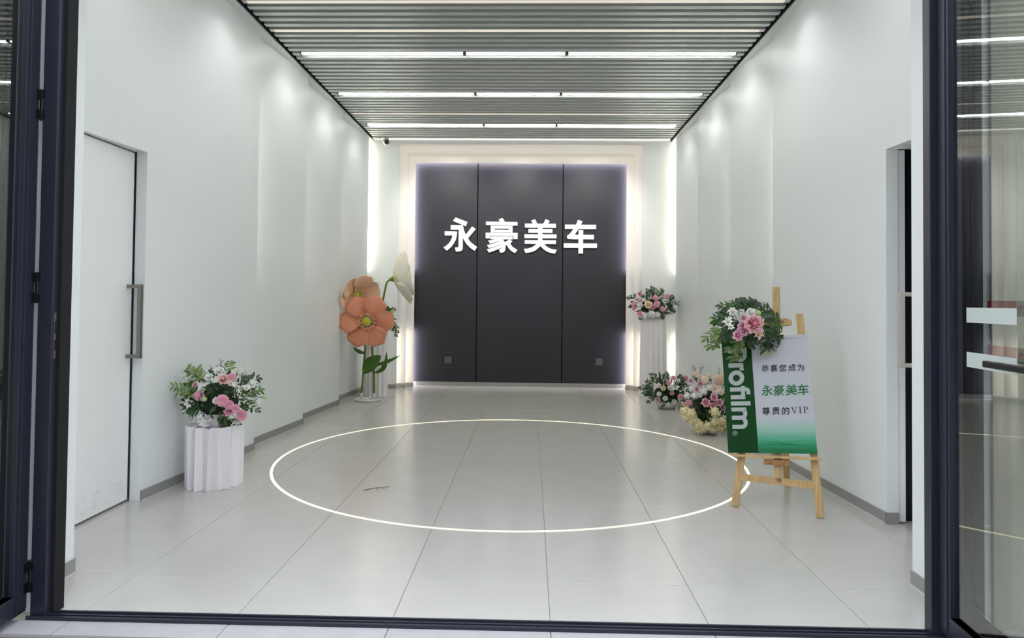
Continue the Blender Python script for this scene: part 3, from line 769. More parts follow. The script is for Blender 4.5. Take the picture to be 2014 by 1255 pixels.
b1_F = [(0.131, -0.202, 0.157, 'ran', 0.103), (0.189, -0.173, 0.171, 'mumP', 0.073), (0.192, -0.207, 0.125, 'roseC', 0.049), (0.075, -0.149, 0.215, 'peoW', 0.093), (-0.052, -0.213, 0.027, 'mumP', 0.088), (0.155, -0.265, -0.002, 'mumP', 0.103), (0.188, -0.219, -0.041, 'mumP', 0.083), (0.179, -0.195, -0.097, 'roseP', 0.093), (0.229, -0.189, -0.074, 'mumP', 0.073), (0.249, -0.117, -0.137, 'mumP', 0.093), (-0.059, -0.126, -0.193, 'hydW', 0.147), (-0.06, -0.146, -0.151, 'hydW', 0.098), (-0.033, -0.213, 0.083, 'roseW', 0.078), (0.311, -0.076, 0.109, 'peoW', 0.088), (0.329, -0.027, -0.038, 'peoW', 0.083), (-0.16, -0.155, -0.041, 'lilW', 0.108), (-0.226, -0.067, -0.128, 'lilW', 0.088), (0.095, -0.237, -0.007, 'roseW', 0.069), (-0.007, -0.224, 0.004, 'hydL', 0.054), (0.388, 0.0, -0.009, 'hydL', 0.039), (-0.103, -0.179, 0.106, 'roseD', 0.064), (-0.082, -0.04, -0.262, 'hydW', 0.088), (0.011, -0.187, 0.171, 'peoW', 0.078), (0.195, -0.067, -0.194, 'peoW', 0.069), (0.297, -0.151, 0.089, 'roseW', 0.059)]
b1_S = [((-0.054, -0.165, 0.009), (-0.287, -0.16, 0.092), 'L'), ((-0.044, -0.167, 0.039), (-0.282, -0.1, 0.036), 'L'), ((-0.042, -0.155, 0.114), (-0.251, 0.0, 0.211), 'L'), ((-0.033, -0.154, 0.123), (-0.17, -0.001, 0.217), 'L'), ((0.119, -0.125, 0.189), (0.103, 0.0, 0.275), 'L'), ((0.264, -0.138, 0.01), (0.347, 0.0, 0.052), 'M'), ((0.256, -0.138, -0.028), (0.325, 0.0, -0.111), 'M'), ((0.248, -0.145, -0.008), (0.33, -0.11, 0.041), 'M'), ((0.087, -0.15, -0.115), (0.094, 0.0, -0.291), 'M'), ((0.127, -0.129, -0.147), (0.054, 0.0, -0.267), 'M'), ((-0.047, -0.157, -0.058), (-0.173, -0.137, -0.073), 'D'), ((-0.05, -0.148, -0.089), (-0.142, -0.158, -0.107), 'D'), ((0.211, -0.153, 0.088), (0.272, -0.066, 0.146), 'D'), ((0.156, -0.105, -0.169), (0.153, 0.0, -0.226), 'D'), ((0.238, -0.126, 0.124), (0.325, 0.0, 0.14), 'D'), ((0.094, -0.135, 0.181), (0.023, 0.0, 0.279), 'T'), ((-0.02, -0.141, 0.16), (0.008, -0.119, 0.231), 'T'), ((-0.069, -0.139, 0.14), (-0.255, 0.0, 0.182), 'T'), ((0.216, -0.121, 0.152), (0.234, 0.0, 0.203), 'W'), ((0.185, -0.14, 0.144), (0.199, -0.083, 0.21), 'W'), ((0.249, -0.147, 0.011), (0.245, -0.236, 0.136), 'W'), ((0.215, -0.159, -0.007), (0.285, -0.12, 0.056), 'W'), ((-0.107, -0.14, 0.102), (-0.275, -0.04, 0.156), 'W')]
b2_C = (1.979, 11.6, 1.473)
b2_F = [(-0.129, -0.338, 0.008, 'roseC', 0.153), (0.014, -0.299, 0.016, 'mumP', 0.117), (-0.004, -0.273, 0.114, 'mumP', 0.099), (-0.052, -0.302, -0.028, 'roseP', 0.099), (0.107, -0.266, -0.06, 'mumP', 0.094), (-0.065, -0.259, -0.138, 'hydW', 0.157), (-0.24, -0.192, -0.141, 'mumP', 0.094), (-0.336, -0.163, 0.012, 'mumP', 0.085), (-0.33, -0.158, -0.054, 'mumP', 0.085), (-0.235, -0.144, 0.179, 'roseP', 0.108), (-0.254, -0.232, 0.068, 'mumP', 0.072), (-0.25, -0.249, -0.002, 'peoW', 0.117), (0.186, -0.188, 0.138, 'mumP', 0.103), (-0.157, -0.221, -0.162, 'hydW', 0.124), (0.035, -0.243, -0.148, 'hydW', 0.112), (-0.187, -0.264, 0.079, 'roseW', 0.081)]
b2_S = [((-0.267, -0.141, 0.112), (-0.402, 0.0, 0.122), 'D'), ((-0.056, -0.196, 0.136), (-0.006, 0.0, 0.29), 'D'), ((-0.08, -0.205, 0.114), (-0.111, -0.122, 0.247), 'D'), ((0.098, -0.19, 0.115), (0.154, 0.0, 0.262), 'D'), ((0.164, -0.191, 0.028), (0.386, -0.12, 0.03), 'D'), ((0.189, -0.174, -0.06), (0.356, 0.0, -0.094), 'D'), ((-0.16, -0.17, -0.152), (-0.209, -0.064, -0.216), 'D'), ((0.055, -0.192, -0.127), (0.135, -0.174, -0.181), 'D'), ((0.213, -0.161, 0.073), (0.333, 0.0, 0.141), 'D'), ((-0.31, -0.137, -0.043), (-0.365, -0.06, -0.011), 'D'), ((-0.011, -0.184, 0.158), (0.034, -0.114, 0.248), 'D'), ((0.262, -0.136, 0.051), (0.388, -0.06, 0.019), 'W'), ((0.115, -0.096, 0.227), (0.11, 0.0, 0.273), 'W')]
b3_C = (1.968, 10.3, 0.238)
b3_F = [(-0.021, -0.224, 0.152, 'mumP', 0.084), (0.059, -0.157, 0.213, 'mumP', 0.076), (-0.165, -0.223, 0.111, 'roseW', 0.084), (-0.071, -0.236, -0.069, 'peoW', 0.088), (0.063, -0.197, -0.121, 'peoW', 0.096), (-0.158, -0.239, -0.008, 'roseW', 0.084), (0.149, -0.245, -0.046, 'mumP', 0.104), (0.064, -0.234, 0.096, 'lilW', 0.15), (0.003, -0.247, 0.088, 'peoW', 0.11), (-0.102, -0.248, 0.077, 'roseC', 0.088), (0.022, -0.25, 0.011, 'roseP', 0.076), (-0.171, -0.205, -0.094, 'roseD', 0.096), (0.258, 0.0, 0.189, 'mumP', 0.096), (0.211, -0.175, 0.062, 'lilW', 0.124), (-0.128, -0.182, -0.145, 'peoW', 0.088), (0.148, -0.11, -0.181, 'lilC', 0.13), (0.337, 0.0, 0.161, 'mumP', 0.068), (0.325, -0.053, 0.049, 'peoW', 0.08), (0.125, -0.169, 0.177, 'peoW', 0.076), (0.265, -0.106, -0.082, 'lilW', 0.1), (-0.02, -0.177, -0.164, 'hydW', 0.09)]
b3_S = [((-0.23, -0.15, 0.073), (-0.378, 0.0, 0.049), 'D'), ((-0.171, -0.143, 0.151), (-0.209, 0.0, 0.248), 'D'), ((-0.193, -0.163, -0.042), (-0.281, -0.136, -0.121), 'D'), ((-0.075, -0.152, 0.172), (0.002, 0.0, 0.265), 'D'), ((-0.118, -0.181, -0.038), (-0.098, -0.181, -0.154), 'D'), ((-0.194, -0.169, 0.037), (-0.342, -0.123, -0.0), 'D'), ((-0.003, -0.186, -0.036), (0.029, -0.122, -0.181), 'D'), ((0.138, -0.152, 0.117), (0.21, -0.088, 0.188), 'D'), ((-0.21, -0.147, 0.112), (-0.298, -0.087, 0.142), 'D'), ((0.1, -0.147, 0.155), (0.209, 0.0, 0.218), 'D'), ((0.265, -0.107, -0.004), (0.344, -0.015, 0.025), 'D')]
b4_C = (2.079, 8.45, 0.337)
b4_F = [(-0.081, -0.29, 0.047, 'roseP', 0.121), (0.015, -0.276, 0.109, 'roseP', 0.111), (0.085, -0.258, 0.045, 'roseP', 0.105), (0.014, -0.251, 0.003, 'roseP', 0.102), (0.145, -0.183, -0.025, 'roseP', 0.079), (-0.118, -0.177, 0.252, 'roseP', 0.088), (-0.161, -0.195, 0.187, 'roseP', 0.079), (-0.25, -0.175, 0.015, 'mumP', 0.102), (-0.187, -0.207, 0.112, 'hydW', 0.095), (-0.089, -0.222, 0.163, 'hydW', 0.108), (-0.136, -0.223, 0.123, 'peoW', 0.072), (-0.145, 0.0, 0.344, 'hydC', 0.108), (-0.059, -0.161, 0.29, 'hydC', 0.147), (0.119, -0.117, 0.283, 'mumA', 0.156), (0.05, -0.201, 0.186, 'lilA', 0.139), (-0.262, -0.152, 0.104, 'hydW', 0.098), (-0.022, -0.207, 0.209, 'hydW', 0.098), (0.109, -0.186, 0.161, 'lilA', 0.115), (-0.217, -0.162, 0.185, 'hydW', 0.082), (-0.0, -0.116, 0.334, 'hydC', 0.082), (-0.126, -0.111, 0.316, 'hydC', 0.082), (0.219, -0.131, 0.076, 'hydW', 0.098), (0.22, -0.18, 0.209, 'mumA', 0.131), (-0.301, -0.226, -0.06, 'hydY', 0.147), (-0.271, -0.236, -0.121, 'hydY', 0.147), (-0.222, -0.259, -0.155, 'hydY', 0.147), (-0.16, -0.263, -0.201, 'hydY', 0.147), (-0.115, -0.24, -0.251, 'hydY', 0.147), (-0.057, -0.26, -0.231, 'hydY', 0.147), (0.013, -0.229, -0.259, 'hydY', 0.147), (0.089, -0.206, -0.246, 'hydY', 0.147), (0.157, -0.159, -0.238, 'hydY', 0.147), (0.023, -0.279, -0.172, 'hydY', 0.147), (0.092, -0.254, -0.167, 'hydY', 0.147), (-0.242, -0.278, -0.082, 'hydY', 0.147), (-0.149, -0.217, -0.263, 'hydY', 0.147), (0.013, -0.318, -0.057, 'hydY', 0.147), (0.207, -0.12, -0.26, 'hydY', 0.147), (0.221, -0.24, -0.191, 'hydY', 0.147)]
b4_S = [((-0.123, -0.172, -0.018), (-0.195, -0.141, -0.103), 'D'), ((-0.046, -0.178, -0.032), (-0.017, -0.192, -0.187), 'D'), ((-0.108, -0.175, -0.017), (-0.272, -0.2, -0.016), 'D'), ((-0.061, -0.176, -0.048), (-0.053, -0.144, -0.196), 'D'), ((0.119, -0.15, -0.05), (0.095, -0.182, -0.14), 'D'), ((0.018, -0.173, -0.048), (0.016, -0.247, -0.146), 'D'), ((-0.138, -0.168, -0.035), (-0.134, -0.153, -0.132), 'D'), ((0.084, -0.163, -0.017), (0.182, -0.151, -0.08), 'D'), ((0.118, -0.152, 0.077), (0.148, -0.218, 0.087), 'M'), ((-0.169, -0.163, 0.027), (-0.254, -0.119, 0.068), 'D'), ((-0.133, 0.0, 0.344), (-0.155, 0.0, 0.422), 'T'), ((-0.094, -0.042, 0.349), (-0.055, 0.0, 0.423), 'T'), ((-0.023, -0.178, 0.079), (0.0, -0.088, 0.331), 'B'), ((-0.039, -0.146, 0.233), (0.012, -0.162, 0.283), 'B'), ((-0.133, -0.14, 0.215), (-0.164, -0.137, 0.302), 'B'), ((0.094, -0.151, 0.14), (0.149, 0.0, 0.416), 'T'), ((0.12, -0.143, 0.14), (0.166, -0.118, 0.233), 'T'), ((-0.061, -0.174, -0.064), (-0.221, -0.254, 0.008), 'T')]
b5_C = (1.599, 5.42, 1.313)
b5_F = [(0.001, -0.223, 0.057, 'peoP', 0.147), (-0.05, -0.175, 0.026, 'peoD', 0.117), (0.011, -0.12, 0.138, 'peoW', 0.074), (-0.116, -0.098, 0.145, 'roseW', 0.069), (-0.161, -0.141, 0.07, 'lilW', 0.082), (-0.098, -0.169, -0.03, 'roseP', 0.082), (0.053, -0.159, -0.015, 'lilC', 0.091), (-0.059, 0.0, 0.187, 'hydL', 0.039), (-0.246, 0.0, 0.073, 'hydL', 0.045), (0.152, 0.0, -0.164, 'hydL', 0.035), (0.065, -0.108, 0.134, 'hydL', 0.048), (-0.145, -0.159, 0.033, 'lilW', 0.056), (-0.052, -0.152, 0.1, 'roseD', 0.061), (0.205, 0.0, -0.165, 'hydL', 0.026)]
b5_S = [((-0.009, -0.09, 0.142), (-0.008, 0.0, 0.235), 'D'), ((0.01, -0.081, 0.15), (0.026, 0.0, 0.228), 'D'), ((-0.007, -0.083, 0.15), (-0.067, 0.0, 0.213), 'D'), ((0.032, -0.078, 0.15), (0.09, 0.0, 0.218), 'D'), ((-0.034, -0.09, 0.141), (-0.161, 0.0, 0.182), 'D'), ((0.072, -0.084, 0.13), (0.201, 0.0, 0.155), 'D'), ((0.071, -0.075, 0.142), (0.12, 0.0, 0.206), 'D'), ((0.088, -0.1, 0.088), (0.252, 0.0, 0.107), 'D'), ((0.109, -0.1, 0.067), (0.281, 0.0, 0.051), 'M'), ((0.112, -0.104, 0.042), (0.151, -0.076, -0.076), 'D'), ((0.145, -0.094, 0.017), (0.282, 0.0, -0.071), 'D'), ((0.121, -0.102, 0.034), (0.218, 0.0, -0.114), 'D'), ((-0.141, -0.116, 0.04), (-0.273, 0.0, -0.062), 'L'), ((-0.157, -0.114, 0.015), (-0.245, 0.0, -0.12), 'L'), ((-0.191, -0.099, -0.02), (-0.205, 0.0, -0.119), 'L'), ((-0.02, -0.129, -0.034), (-0.123, -0.082, -0.126), 'L'), ((-0.036, -0.128, -0.042), (-0.075, 0.0, -0.203), 'L'), ((-0.045, -0.128, -0.042), (-0.032, 0.0, -0.198), 'L'), ((-0.12, -0.099, 0.107), (-0.218, -0.025, 0.096), 'D'), ((-0.13, -0.104, 0.09), (-0.218, -0.09, 0.072), 'D'), ((-0.119, -0.124, -0.001), (-0.184, -0.182, -0.025), 'D'), ((-0.102, -0.126, 0.032), (-0.157, -0.114, -0.002), 'D'), ((-0.046, -0.131, -0.017), (0.017, -0.144, -0.091), 'D'), ((0.075, -0.116, -0.025), (0.135, -0.06, -0.137), 'D'), ((-0.068, -0.061, 0.166), (-0.139, -0.044, 0.152), 'M'), ((0.1, -0.064, 0.142), (0.133, 0.0, 0.202), 'T'), ((0.172, -0.063, -0.077), (0.231, 0.0, -0.157), 'T'), ((0.16, -0.074, -0.068), (0.188, 0.0, -0.157), 'T'), ((0.043, -0.058, 0.167), (0.035, 0.0, 0.196), 'D'), ((-0.054, -0.074, 0.158), (-0.012, 0.0, 0.196), 'D'), ((-0.099, -0.112, 0.091), (-0.11, -0.122, 0.049), 'D')]
b6_C = (-2.448, 11.2, 1.229)
b6_F = [(0.232, -0.188, 0.065, 'mumP', 0.087), (0.179, -0.22, 0.018, 'mumP', 0.087), (0.121, -0.232, 0.043, 'peoW', 0.078), (0.286, -0.114, 0.103, 'hydL', 0.074), (-0.033, -0.232, -0.005, 'roseP', 0.109), (-0.154, -0.181, 0.078, 'peoW', 0.109), (-0.001, -0.192, 0.144, 'mumP', 0.096), (-0.226, -0.144, -0.053, 'roseC', 0.096), (0.159, -0.22, -0.046, 'roseW', 0.087), (0.258, -0.182, -0.004, 'roseD', 0.074)]
b6_S = [((0.265, -0.102, -0.092), (0.324, 0.0, -0.258), 'D'), ((0.268, -0.119, -0.048), (0.345, 0.0, -0.203), 'D'), ((0.163, -0.148, 0.102), (0.091, 0.0, 0.252), 'D'), ((0.041, -0.091, 0.208), (-0.007, 0.0, 0.306), 'D'), ((0.245, -0.124, 0.081), (0.285, 0.0, 0.145), 'D'), ((-0.238, -0.1, 0.076), (-0.311, -0.08, 0.205), 'D'), ((-0.125, -0.122, 0.142), (-0.155, 0.0, 0.249), 'D'), ((-0.26, -0.091, -0.055), (-0.319, -0.2, -0.138), 'D'), ((0.188, -0.155, -0.048), (0.235, -0.167, -0.133), 'D')]
bouquet('large mixed pink and white bouquet on the short left pedestal', b1_C, (-2.545, 5.73, 0.478), b1_F, b1_S, (.31, .28, .25), True, .085, 90, 21, low_pot(.12, .11, M['pleat']))
bouquet('round pink and cream bouquet on top of the tall right pedestal', b2_C, (1.99, 11.6, 1.228), b2_F, b2_S, (.37, .33, .24), False, .085, 150, 22, low_pot(.15, .12, M['pleat']))
bouquet('white and pink bouquet on the floor before the tall right pedestal', b3_C, (1.968, 10.3, 0.001), b3_F, b3_S, (.34, .29, .24), False, .085, 150, 23, low_pot(.16, .08, M['white_plastic']), zrange=(-.5, 1))
bouquet('tall bouquet of pink roses over pale yellow hydrangeas behind the easel', b4_C, (2.05, 8.45, 0.001), b4_F, b4_S, (.31, .27, .34), True, .075, 90, 24, low_pot(.17, .08, M['white_plastic']), corez=-.08, zrange=(-.5, .5), core=(.6, .6, .7))
b5_F = [(x, y - .035, z, k, round(s * 1.12, 3)) for x, y, z, k, s in b5_F]
bouquet('bouquet of big pink peonies hung on the top corner of the board', (1.599, 5.40, 1.313), (1.62, 5.55, 1.25), b5_F, b5_S, (.23, .16, .20), True, .088, 34, 25, core=(.5, .4, .5), fillk='DDDM', ymax=.1)
bouquet('small pink and white bouquet on the pedestal behind the paper poppies', b6_C, (-2.44, 11.2, 0.972), b6_F, b6_S, (.33, .26, .24), False, .085, 150, 26, low_pot(.13, .1, M['pleat']))
# ---------------------------------------------------------------- giant paper poppies
M['pet_orange'] = radial('orange_paper', '#b4401e', '#d68f72', .42, .75, .5, .12)
M['pet_peach'] = radial('peach_paper', '#dd9058', '#eec6a6', .36, .75, .5, .18)
M['pet_white'] = radial('ivory_paper', '#d9d3b4', '#e6e1d3', .36, .75, .5, .2)
M['pollen'] = mat('yellow_centre', '#d8c62c', .8, bump=.8, bscale=90)
M['stamen'] = mat('cream_stamen', '#e8dcae', .8)
M['seed'] = mat('pale_green_seed', '#aab26a', .8)
def poppy(root, loc, axis, Rr, m, n, prof, wa, spin, label, seed):
    rr = random.Random(seed)
    fl_ = link('flower', MB().ball((0, 0, .06), .048 * Rr / .4, 14, 8, sq=(1, 1, .7)).mesh('poppy_centre', M['pollen'], True), root)
    fl_.location = loc; fl_.rotation_mode = 'QUATERNION'
    fl_.rotation_quaternion = Vector(axis).normalized().to_track_quat('Z', 'Y') @ Matrix.Rotation(spin, 3, 'Z').to_quaternion()
    fl_['label'] = label
    MB().lathe([(.05 * Rr / .4, -.01), (.07 * Rr / .4, .03), (.072 * Rr / .4, .06), (.05 * Rr / .4, .07)], n=20).build('seed_ring', M['seed'], fl_, True)
    s = MB()
    for k in range(56):
        a = 2 * PI * k / 56 + rr.uniform(-.05, .05); r0 = .06 * Rr / .4; r1 = rr.uniform(.095, .13) * Rr / .4; z = rr.uniform(.075, .11)
        s.tube([(r0 * math.cos(a), r0 * math.sin(a), 0), (r1 * .8 * math.cos(a), r1 * .8 * math.sin(a), z * .6), (r1 * math.cos(a), r1 * math.sin(a), z)], .002, 4)
        s.ball((r1 * math.cos(a), r1 * math.sin(a), z), .0055, 6, 4)
    s.build('stamens', M['stamen'], fl_, True)['kind'] = 'stuff'
    for k in range(n):
        mb = MB(); phi = 2 * PI * k / n; NT, NU = 10, 8; lift = .03 * (k % 2)
        p1, p2 = rr.uniform(0, 6), rr.uniform(0, 6)
        for i in range(NT + 1):
            t = i / NT
            for j in range(NU + 1):
                u = 2 * j / NU - 1
                w = wa * (math.sin(PI * (.10 + .66 * t)) ** .7)
                te = t * (1 - .16 * u * u * t)
                r, z = prof(te)
                a = phi + u * w
                z += lift * .3 + Rr * .17 * u * t * (1.25 - t)
                z += lift * .3 + Rr * (.035 * math.sin(p1 + 4 * u + 3 * t) * t + .022 * math.sin(11 * u + p2) * t + .10 * u * u * t * (1 if (k + seed) % 2 else .4))
                rq = r * (1 + .03 * math.sin(7 * u + p2) * t)
                mb.v.append((rq * math.cos(a), rq * math.sin(a), z))
        for i in range(NT):
            for j in range(NU):
                a = i * (NU + 1) + j; mb.f.append((a, a + 1, a + NU + 2, a + NU + 1)); mb.m.append(0)
        o = mb.build('petal', m, fl_, True)
        sd = o.modifiers.new('thickness', 'SOLIDIFY'); sd.thickness = .003
    MB().lathe([(.015, -.07), (.03, -.04), (.045, -.005)], n=12).build('calyx', M['poppystem'], fl_, True)
    return fl_
gp = thing('paper_poppy_stand', 'three giant paper poppies, orange, peach and ivory, on a white ring base', 'paper flowers', (-2.43, 10.62, 0))
def lp(x, y, z): return Vector((x + 2.43, y - 10.62, z))
MB().torus((0, 0, .02), .175, .015, 48, 8).build('base_ring', M['white_plastic'], gp, True)
MB().box(-.17, .17, -.012, .012, .008, .026).box(-.012, .012, -.17, .17, .008, .026).torus((0, 0, .018), .10, .010, 32, 6).build('base_cross', M['white_plastic'], gp)
for x in (-2.525, -2.338):
    MB().tube([lp(x, 10.62, .02), lp(x, 10.62, .115)], .017, 12).build('stem_sleeve', M['white_plastic'], gp, True)
def curve_tube(pts, r, r1=None):
    P = [Vector(p) for p in pts]; out = []
    for i in range(len(P) - 1):
        p0 = P[max(i - 1, 0)]; p1 = P[i]; p2 = P[i + 1]; p3 = P[min(i + 2, len(P) - 1)]
        for s in range(5):
            t = s / 5; out.append(0.5 * ((2 * p1) + (p2 - p0) * t + (2 * p0 - 5 * p1 + 4 * p2 - p3) * t * t + (3 * p1 - p0 - 3 * p2 + p3) * t ** 3))
    out.append(P[-1]); return MB().tube(out, r, 8, r1=r1)
curve_tube([lp(-2.525, 10.62, .10), lp(-2.50, 10.61, .45), lp(-2.475, 10.60, .84), lp(-2.45, 10.54, 1.1), lp(-2.385, 10.32, 1.195)], .016).build('stem', M['poppystem'], gp, True)
curve_tube([lp(-2.475, 10.60, .84), lp(-2.47, 10.66, 1.2), lp(-2.50, 10.68, 1.44), lp(-2.57, 10.60, 1.53), lp(-2.62, 10.46, 1.60)], .015).build('stem', M['poppystem'], gp, True)
curve_tube([lp(-2.338, 10.62, .10), lp(-2.35, 10.62, .5), lp(-2.38, 10.63, .83), lp(-2.336, 10.68, 1.19), lp(-2.265, 10.68, 1.37), lp(-2.19, 10.65, 1.72), lp(-2.16, 10.64, 1.79), lp(-2.10, 10.64, 1.825)], .017, .013).build('stem', M['poppystem'], gp, True)
poppy(gp, lp(-2.375, 10.25, 1.20), (.16, -1, .0), .39, M['pet_orange'], 6, lambda t: (.03 + .365 * t, .012 + .10 * t ** 1.3 - .09 * t ** 3), .62, math.radians(2), 'large open orange paper poppy facing the entrance', 4)
poppy(gp, lp(-2.585, 10.40, 1.605), (.66, -.68, -.30), .31, M['pet_peach'], 6, lambda t: (.03 + .30 * t ** .85, .01 + .17 * t ** 1.2 - .03 * t ** 3), .78, .4, 'pale peach paper poppy turned to the right', 5)
poppy(gp, lp(-2.07, 10.64, 1.83), (.88, .28, .16), .36, M['pet_white'], 6, lambda t: (.03 + .38 * t ** .8, .0 + .20 * t ** 1.25), 1.0, .2, 'ivory paper poppy seen from the side', 6)
def blade(name, pts, wd, sidev):
    P = [Vector(p) for p in pts]; n = 10; mb = MB()
    def at(t):
        a, b, c = P; return a * (1 - t) ** 2 + b * 2 * t * (1 - t) + c * t * t
    for i in range(n + 1):
        t = i / n; w = wd * (math.sin(PI * (.05 + .93 * t)) ** .8); p = at(t); s = Vector(sidev).normalized()
        mb.v += [tuple(p - s * w / 2 + Vector((0, -.012 * w / wd, 0))), tuple(p + Vector((0, .012, 0))), tuple(p + s * w / 2 + Vector((0, -.012 * w / wd, 0)))]
    for i in range(n):
        a = i * 3; mb.f += [(a, a + 1, a + 4, a + 3), (a + 1, a + 2, a + 5, a + 4)]; mb.m += [0, 0]
    o = mb.build('leaf', M['poppyleaf'], gp, True); sd = o.modifiers.new('thickness', 'SOLIDIFY'); sd.thickness = .004
blade('leaf', [lp(-2.478, 10.59, .715), lp(-2.56, 10.56, .72), lp(-2.64, 10.54, .80)], .055, (.3, .1, 1))
blade('leaf', [lp(-2.50, 10.60, .42), lp(-2.40, 10.57, .56), lp(-2.23, 10.54, .68)], .20, (.55, 0, -.6))
blade('leaf', [lp(-2.37, 10.60, .53), lp(-2.15, 10.56, .56), lp(-1.94, 10.52, .69)], .055, (-.3, .1, 1))
blade('leaf', [lp(-2.34, 10.61, .42), lp(-2.13, 10.58, .44), lp(-2.145, 10.55, .73)], .07, (.7, 0, -.5))
# ---------------------------------------------------------------- easel
E0 = Vector((1.7985, 5.2495, 0)); Ee = Vector((.9028, -.4301, 0)); En = Vector((.4301, .9028, 0)); Eu = Vector((.0673, .1412, .9877)); EN = Vector((-.4248, -.8917, .1564))
es = thing('display_easel', 'pale wooden three-legged easel at the right holding the welcome board', 'easel', E0)
def ep(a, u, f=0.0):
    """a along the width, u up the lean, f towards the viewer; relative to the easel's foot"""
    return Ee * a + Eu * u + EN * f
W_ = M['wood']
MB().beam(ep(-.292, .006), ep(-.155, 1.42), .052, .024, Ee).build('leg', W_, es, bevel=.002)
MB().beam(ep(.292, .006), ep(.133, 1.462), .052, .024, Ee).build('leg', W_, es, bevel=.002)
rear0 = Vector((2.152, 6.03, .004)) - E0
MB().beam(rear0, ep(.0, 1.30, -.04), .048, .024, Ee).build('leg', W_, es, bevel=.002)
MB().beam(ep(.008, .215, .0), ep(-.036, 1.665, .0), .052, .026, Ee).build('mast', W_, es, bevel=.002)
MB().beam(ep(-.268, .222, .004), ep(.268, .222, .004), .05, .018, Eu).build('crossbar', W_, es, bevel=.002)
MB().beam(ep(-.315, .376, .040), ep(.302, .414, .040), .018, .056, Eu).build('ledge', W_, es, bevel=.002)
MB().beam(ep(-.09, .352, .028), ep(.09, .362, .028), .040, .045, Eu).build('ledge_block', M['wood2'], es, bevel=.003)
MB().tube([ep(-.05, .352, .050), ep(-.05, .352, .062)], .008, 10).tube([ep(.045, .358, .050), ep(.045, .358, .062)], .008, 10).build('bolt', M['wood2'], es, True)
c = MB().beam(ep(-.11, 1.382, .032), ep(.045, 1.392, .032), .058, .04, Eu).beam(ep(.045, 1.392, .032), ep(.082, 1.386, .032), .058, .04, Eu, w1=.036)
cl = c.build('top_clamp', W_, es, bevel=.002)
MB().tube([ep(.022, 1.392, .05), ep(.022, 1.392, .062)], .009, 10).build('knob', M['wood2'], cl, True)
# ---------------------------------------------------------------- welcome board
tau = math.radians(5.2)
Bx = Ee * math.cos(tau) + Eu * math.sin(tau); By = -Ee * math.sin(tau) + Eu * math.cos(tau)
B0 = Vector((1.5015, 5.4313, .3894)) + EN * .012
BW, BH = .62, .862
bm = bpy.data.materials.new('printed_board'); bm.use_nodes = True
nt = bm.node_tree; b = nt.nodes['Principled BSDF']; L = nt.links.new
tc = nt.nodes.new('ShaderNodeTexCoord'); sp = nt.nodes.new('ShaderNodeSeparateXYZ'); L(tc.outputs['Object'], sp.inputs[0])
cr = nt.nodes.new('ShaderNodeValToRGB'); L(sp.outputs['Y'], cr.inputs['Fac'])
els = cr.color_ramp.elements
els[0].position = 0.0; els[0].color = (*lin('#0a6b3c'), 1); els[1].position = .26; els[1].color = (*lin('#c3c5c9'), 1)
for p, h in ((.045, '#1d8a58'), (.10, '#4da882'), (.17, '#98c2b0')):
    e = els.new(p); e.color = (*lin(h), 1)
L(cr.outputs['Color'], b.inputs['Base Color']); b.inputs['Roughness'].default_value = .3
M['board_green'] = mat('print_green', '#033f0e', .3, spec=.25)
M['ink'] = mat('print_black', '#141414', .5); M['inkgreen'] = mat('print_dark_green', '#0d6a2c', .5)
M['wave'] = mat('print_wave', '#0b6a44', .4); M['wave2'] = mat('print_wave_light', '#86bda4', .4)
bd_ = link('welcome_board', MB().box(0, BW, 0, BH, -.010, 0).mesh('welcome_board', bm))
bd_.matrix_world = Matrix(((Bx.x, By.x, EN.x, B0.x), (Bx.y, By.y, EN.y, B0.y), (Bx.z, By.z, EN.z, B0.z), (0, 0, 0, 1)))
tag(bd_, 'printed green and white welcome board standing on the wooden easel', 'sign board')
MB().box(0, .2175, 0, BH, 0, .0006).build('green_band', M['board_green'], bd_)
MB().box(.225, BW - .02, BH - .026, BH - .0245, 0.0002, .0012).build('top_groove', M['base'], bd_)
wv = MB()
for a0, b0, a1, b1, amp, w, mi in ((.22, .055, .60, .062, .006, .006, 0), (.22, .022, .61, .020, .004, .009, 0), (.23, .125, .44, .085, .012, .003, 1), (.30, .105, .60, .095, -.006, .003, 1), (.24, .075, .52, .07, .006, .003, 0)):
    n = 14
    for i in range(n):
        f = lambda t: (a0 + (a1 - a0) * t, b0 + (b1 - b0) * t + amp * math.sin(t * 5))
        (xa, ya), (xb, yb) = f(i / n), f((i + 1) / n)
        wa_, wb_ = w * math.sin(PI * (i / n) * .96 + .06), w * math.sin(PI * ((i + 1) / n) * .96 + .06)
        wv.add([(xa, ya, .0008), (xb, yb, .0008), (xb, yb + wb_, .0008), (xa, ya + wa_, .0008)], [(0, 1, 2, 3)], mi)
wv.build('wave_print', [M['wave'], M['wave2']], bd_)['kind'] = 'stuff'
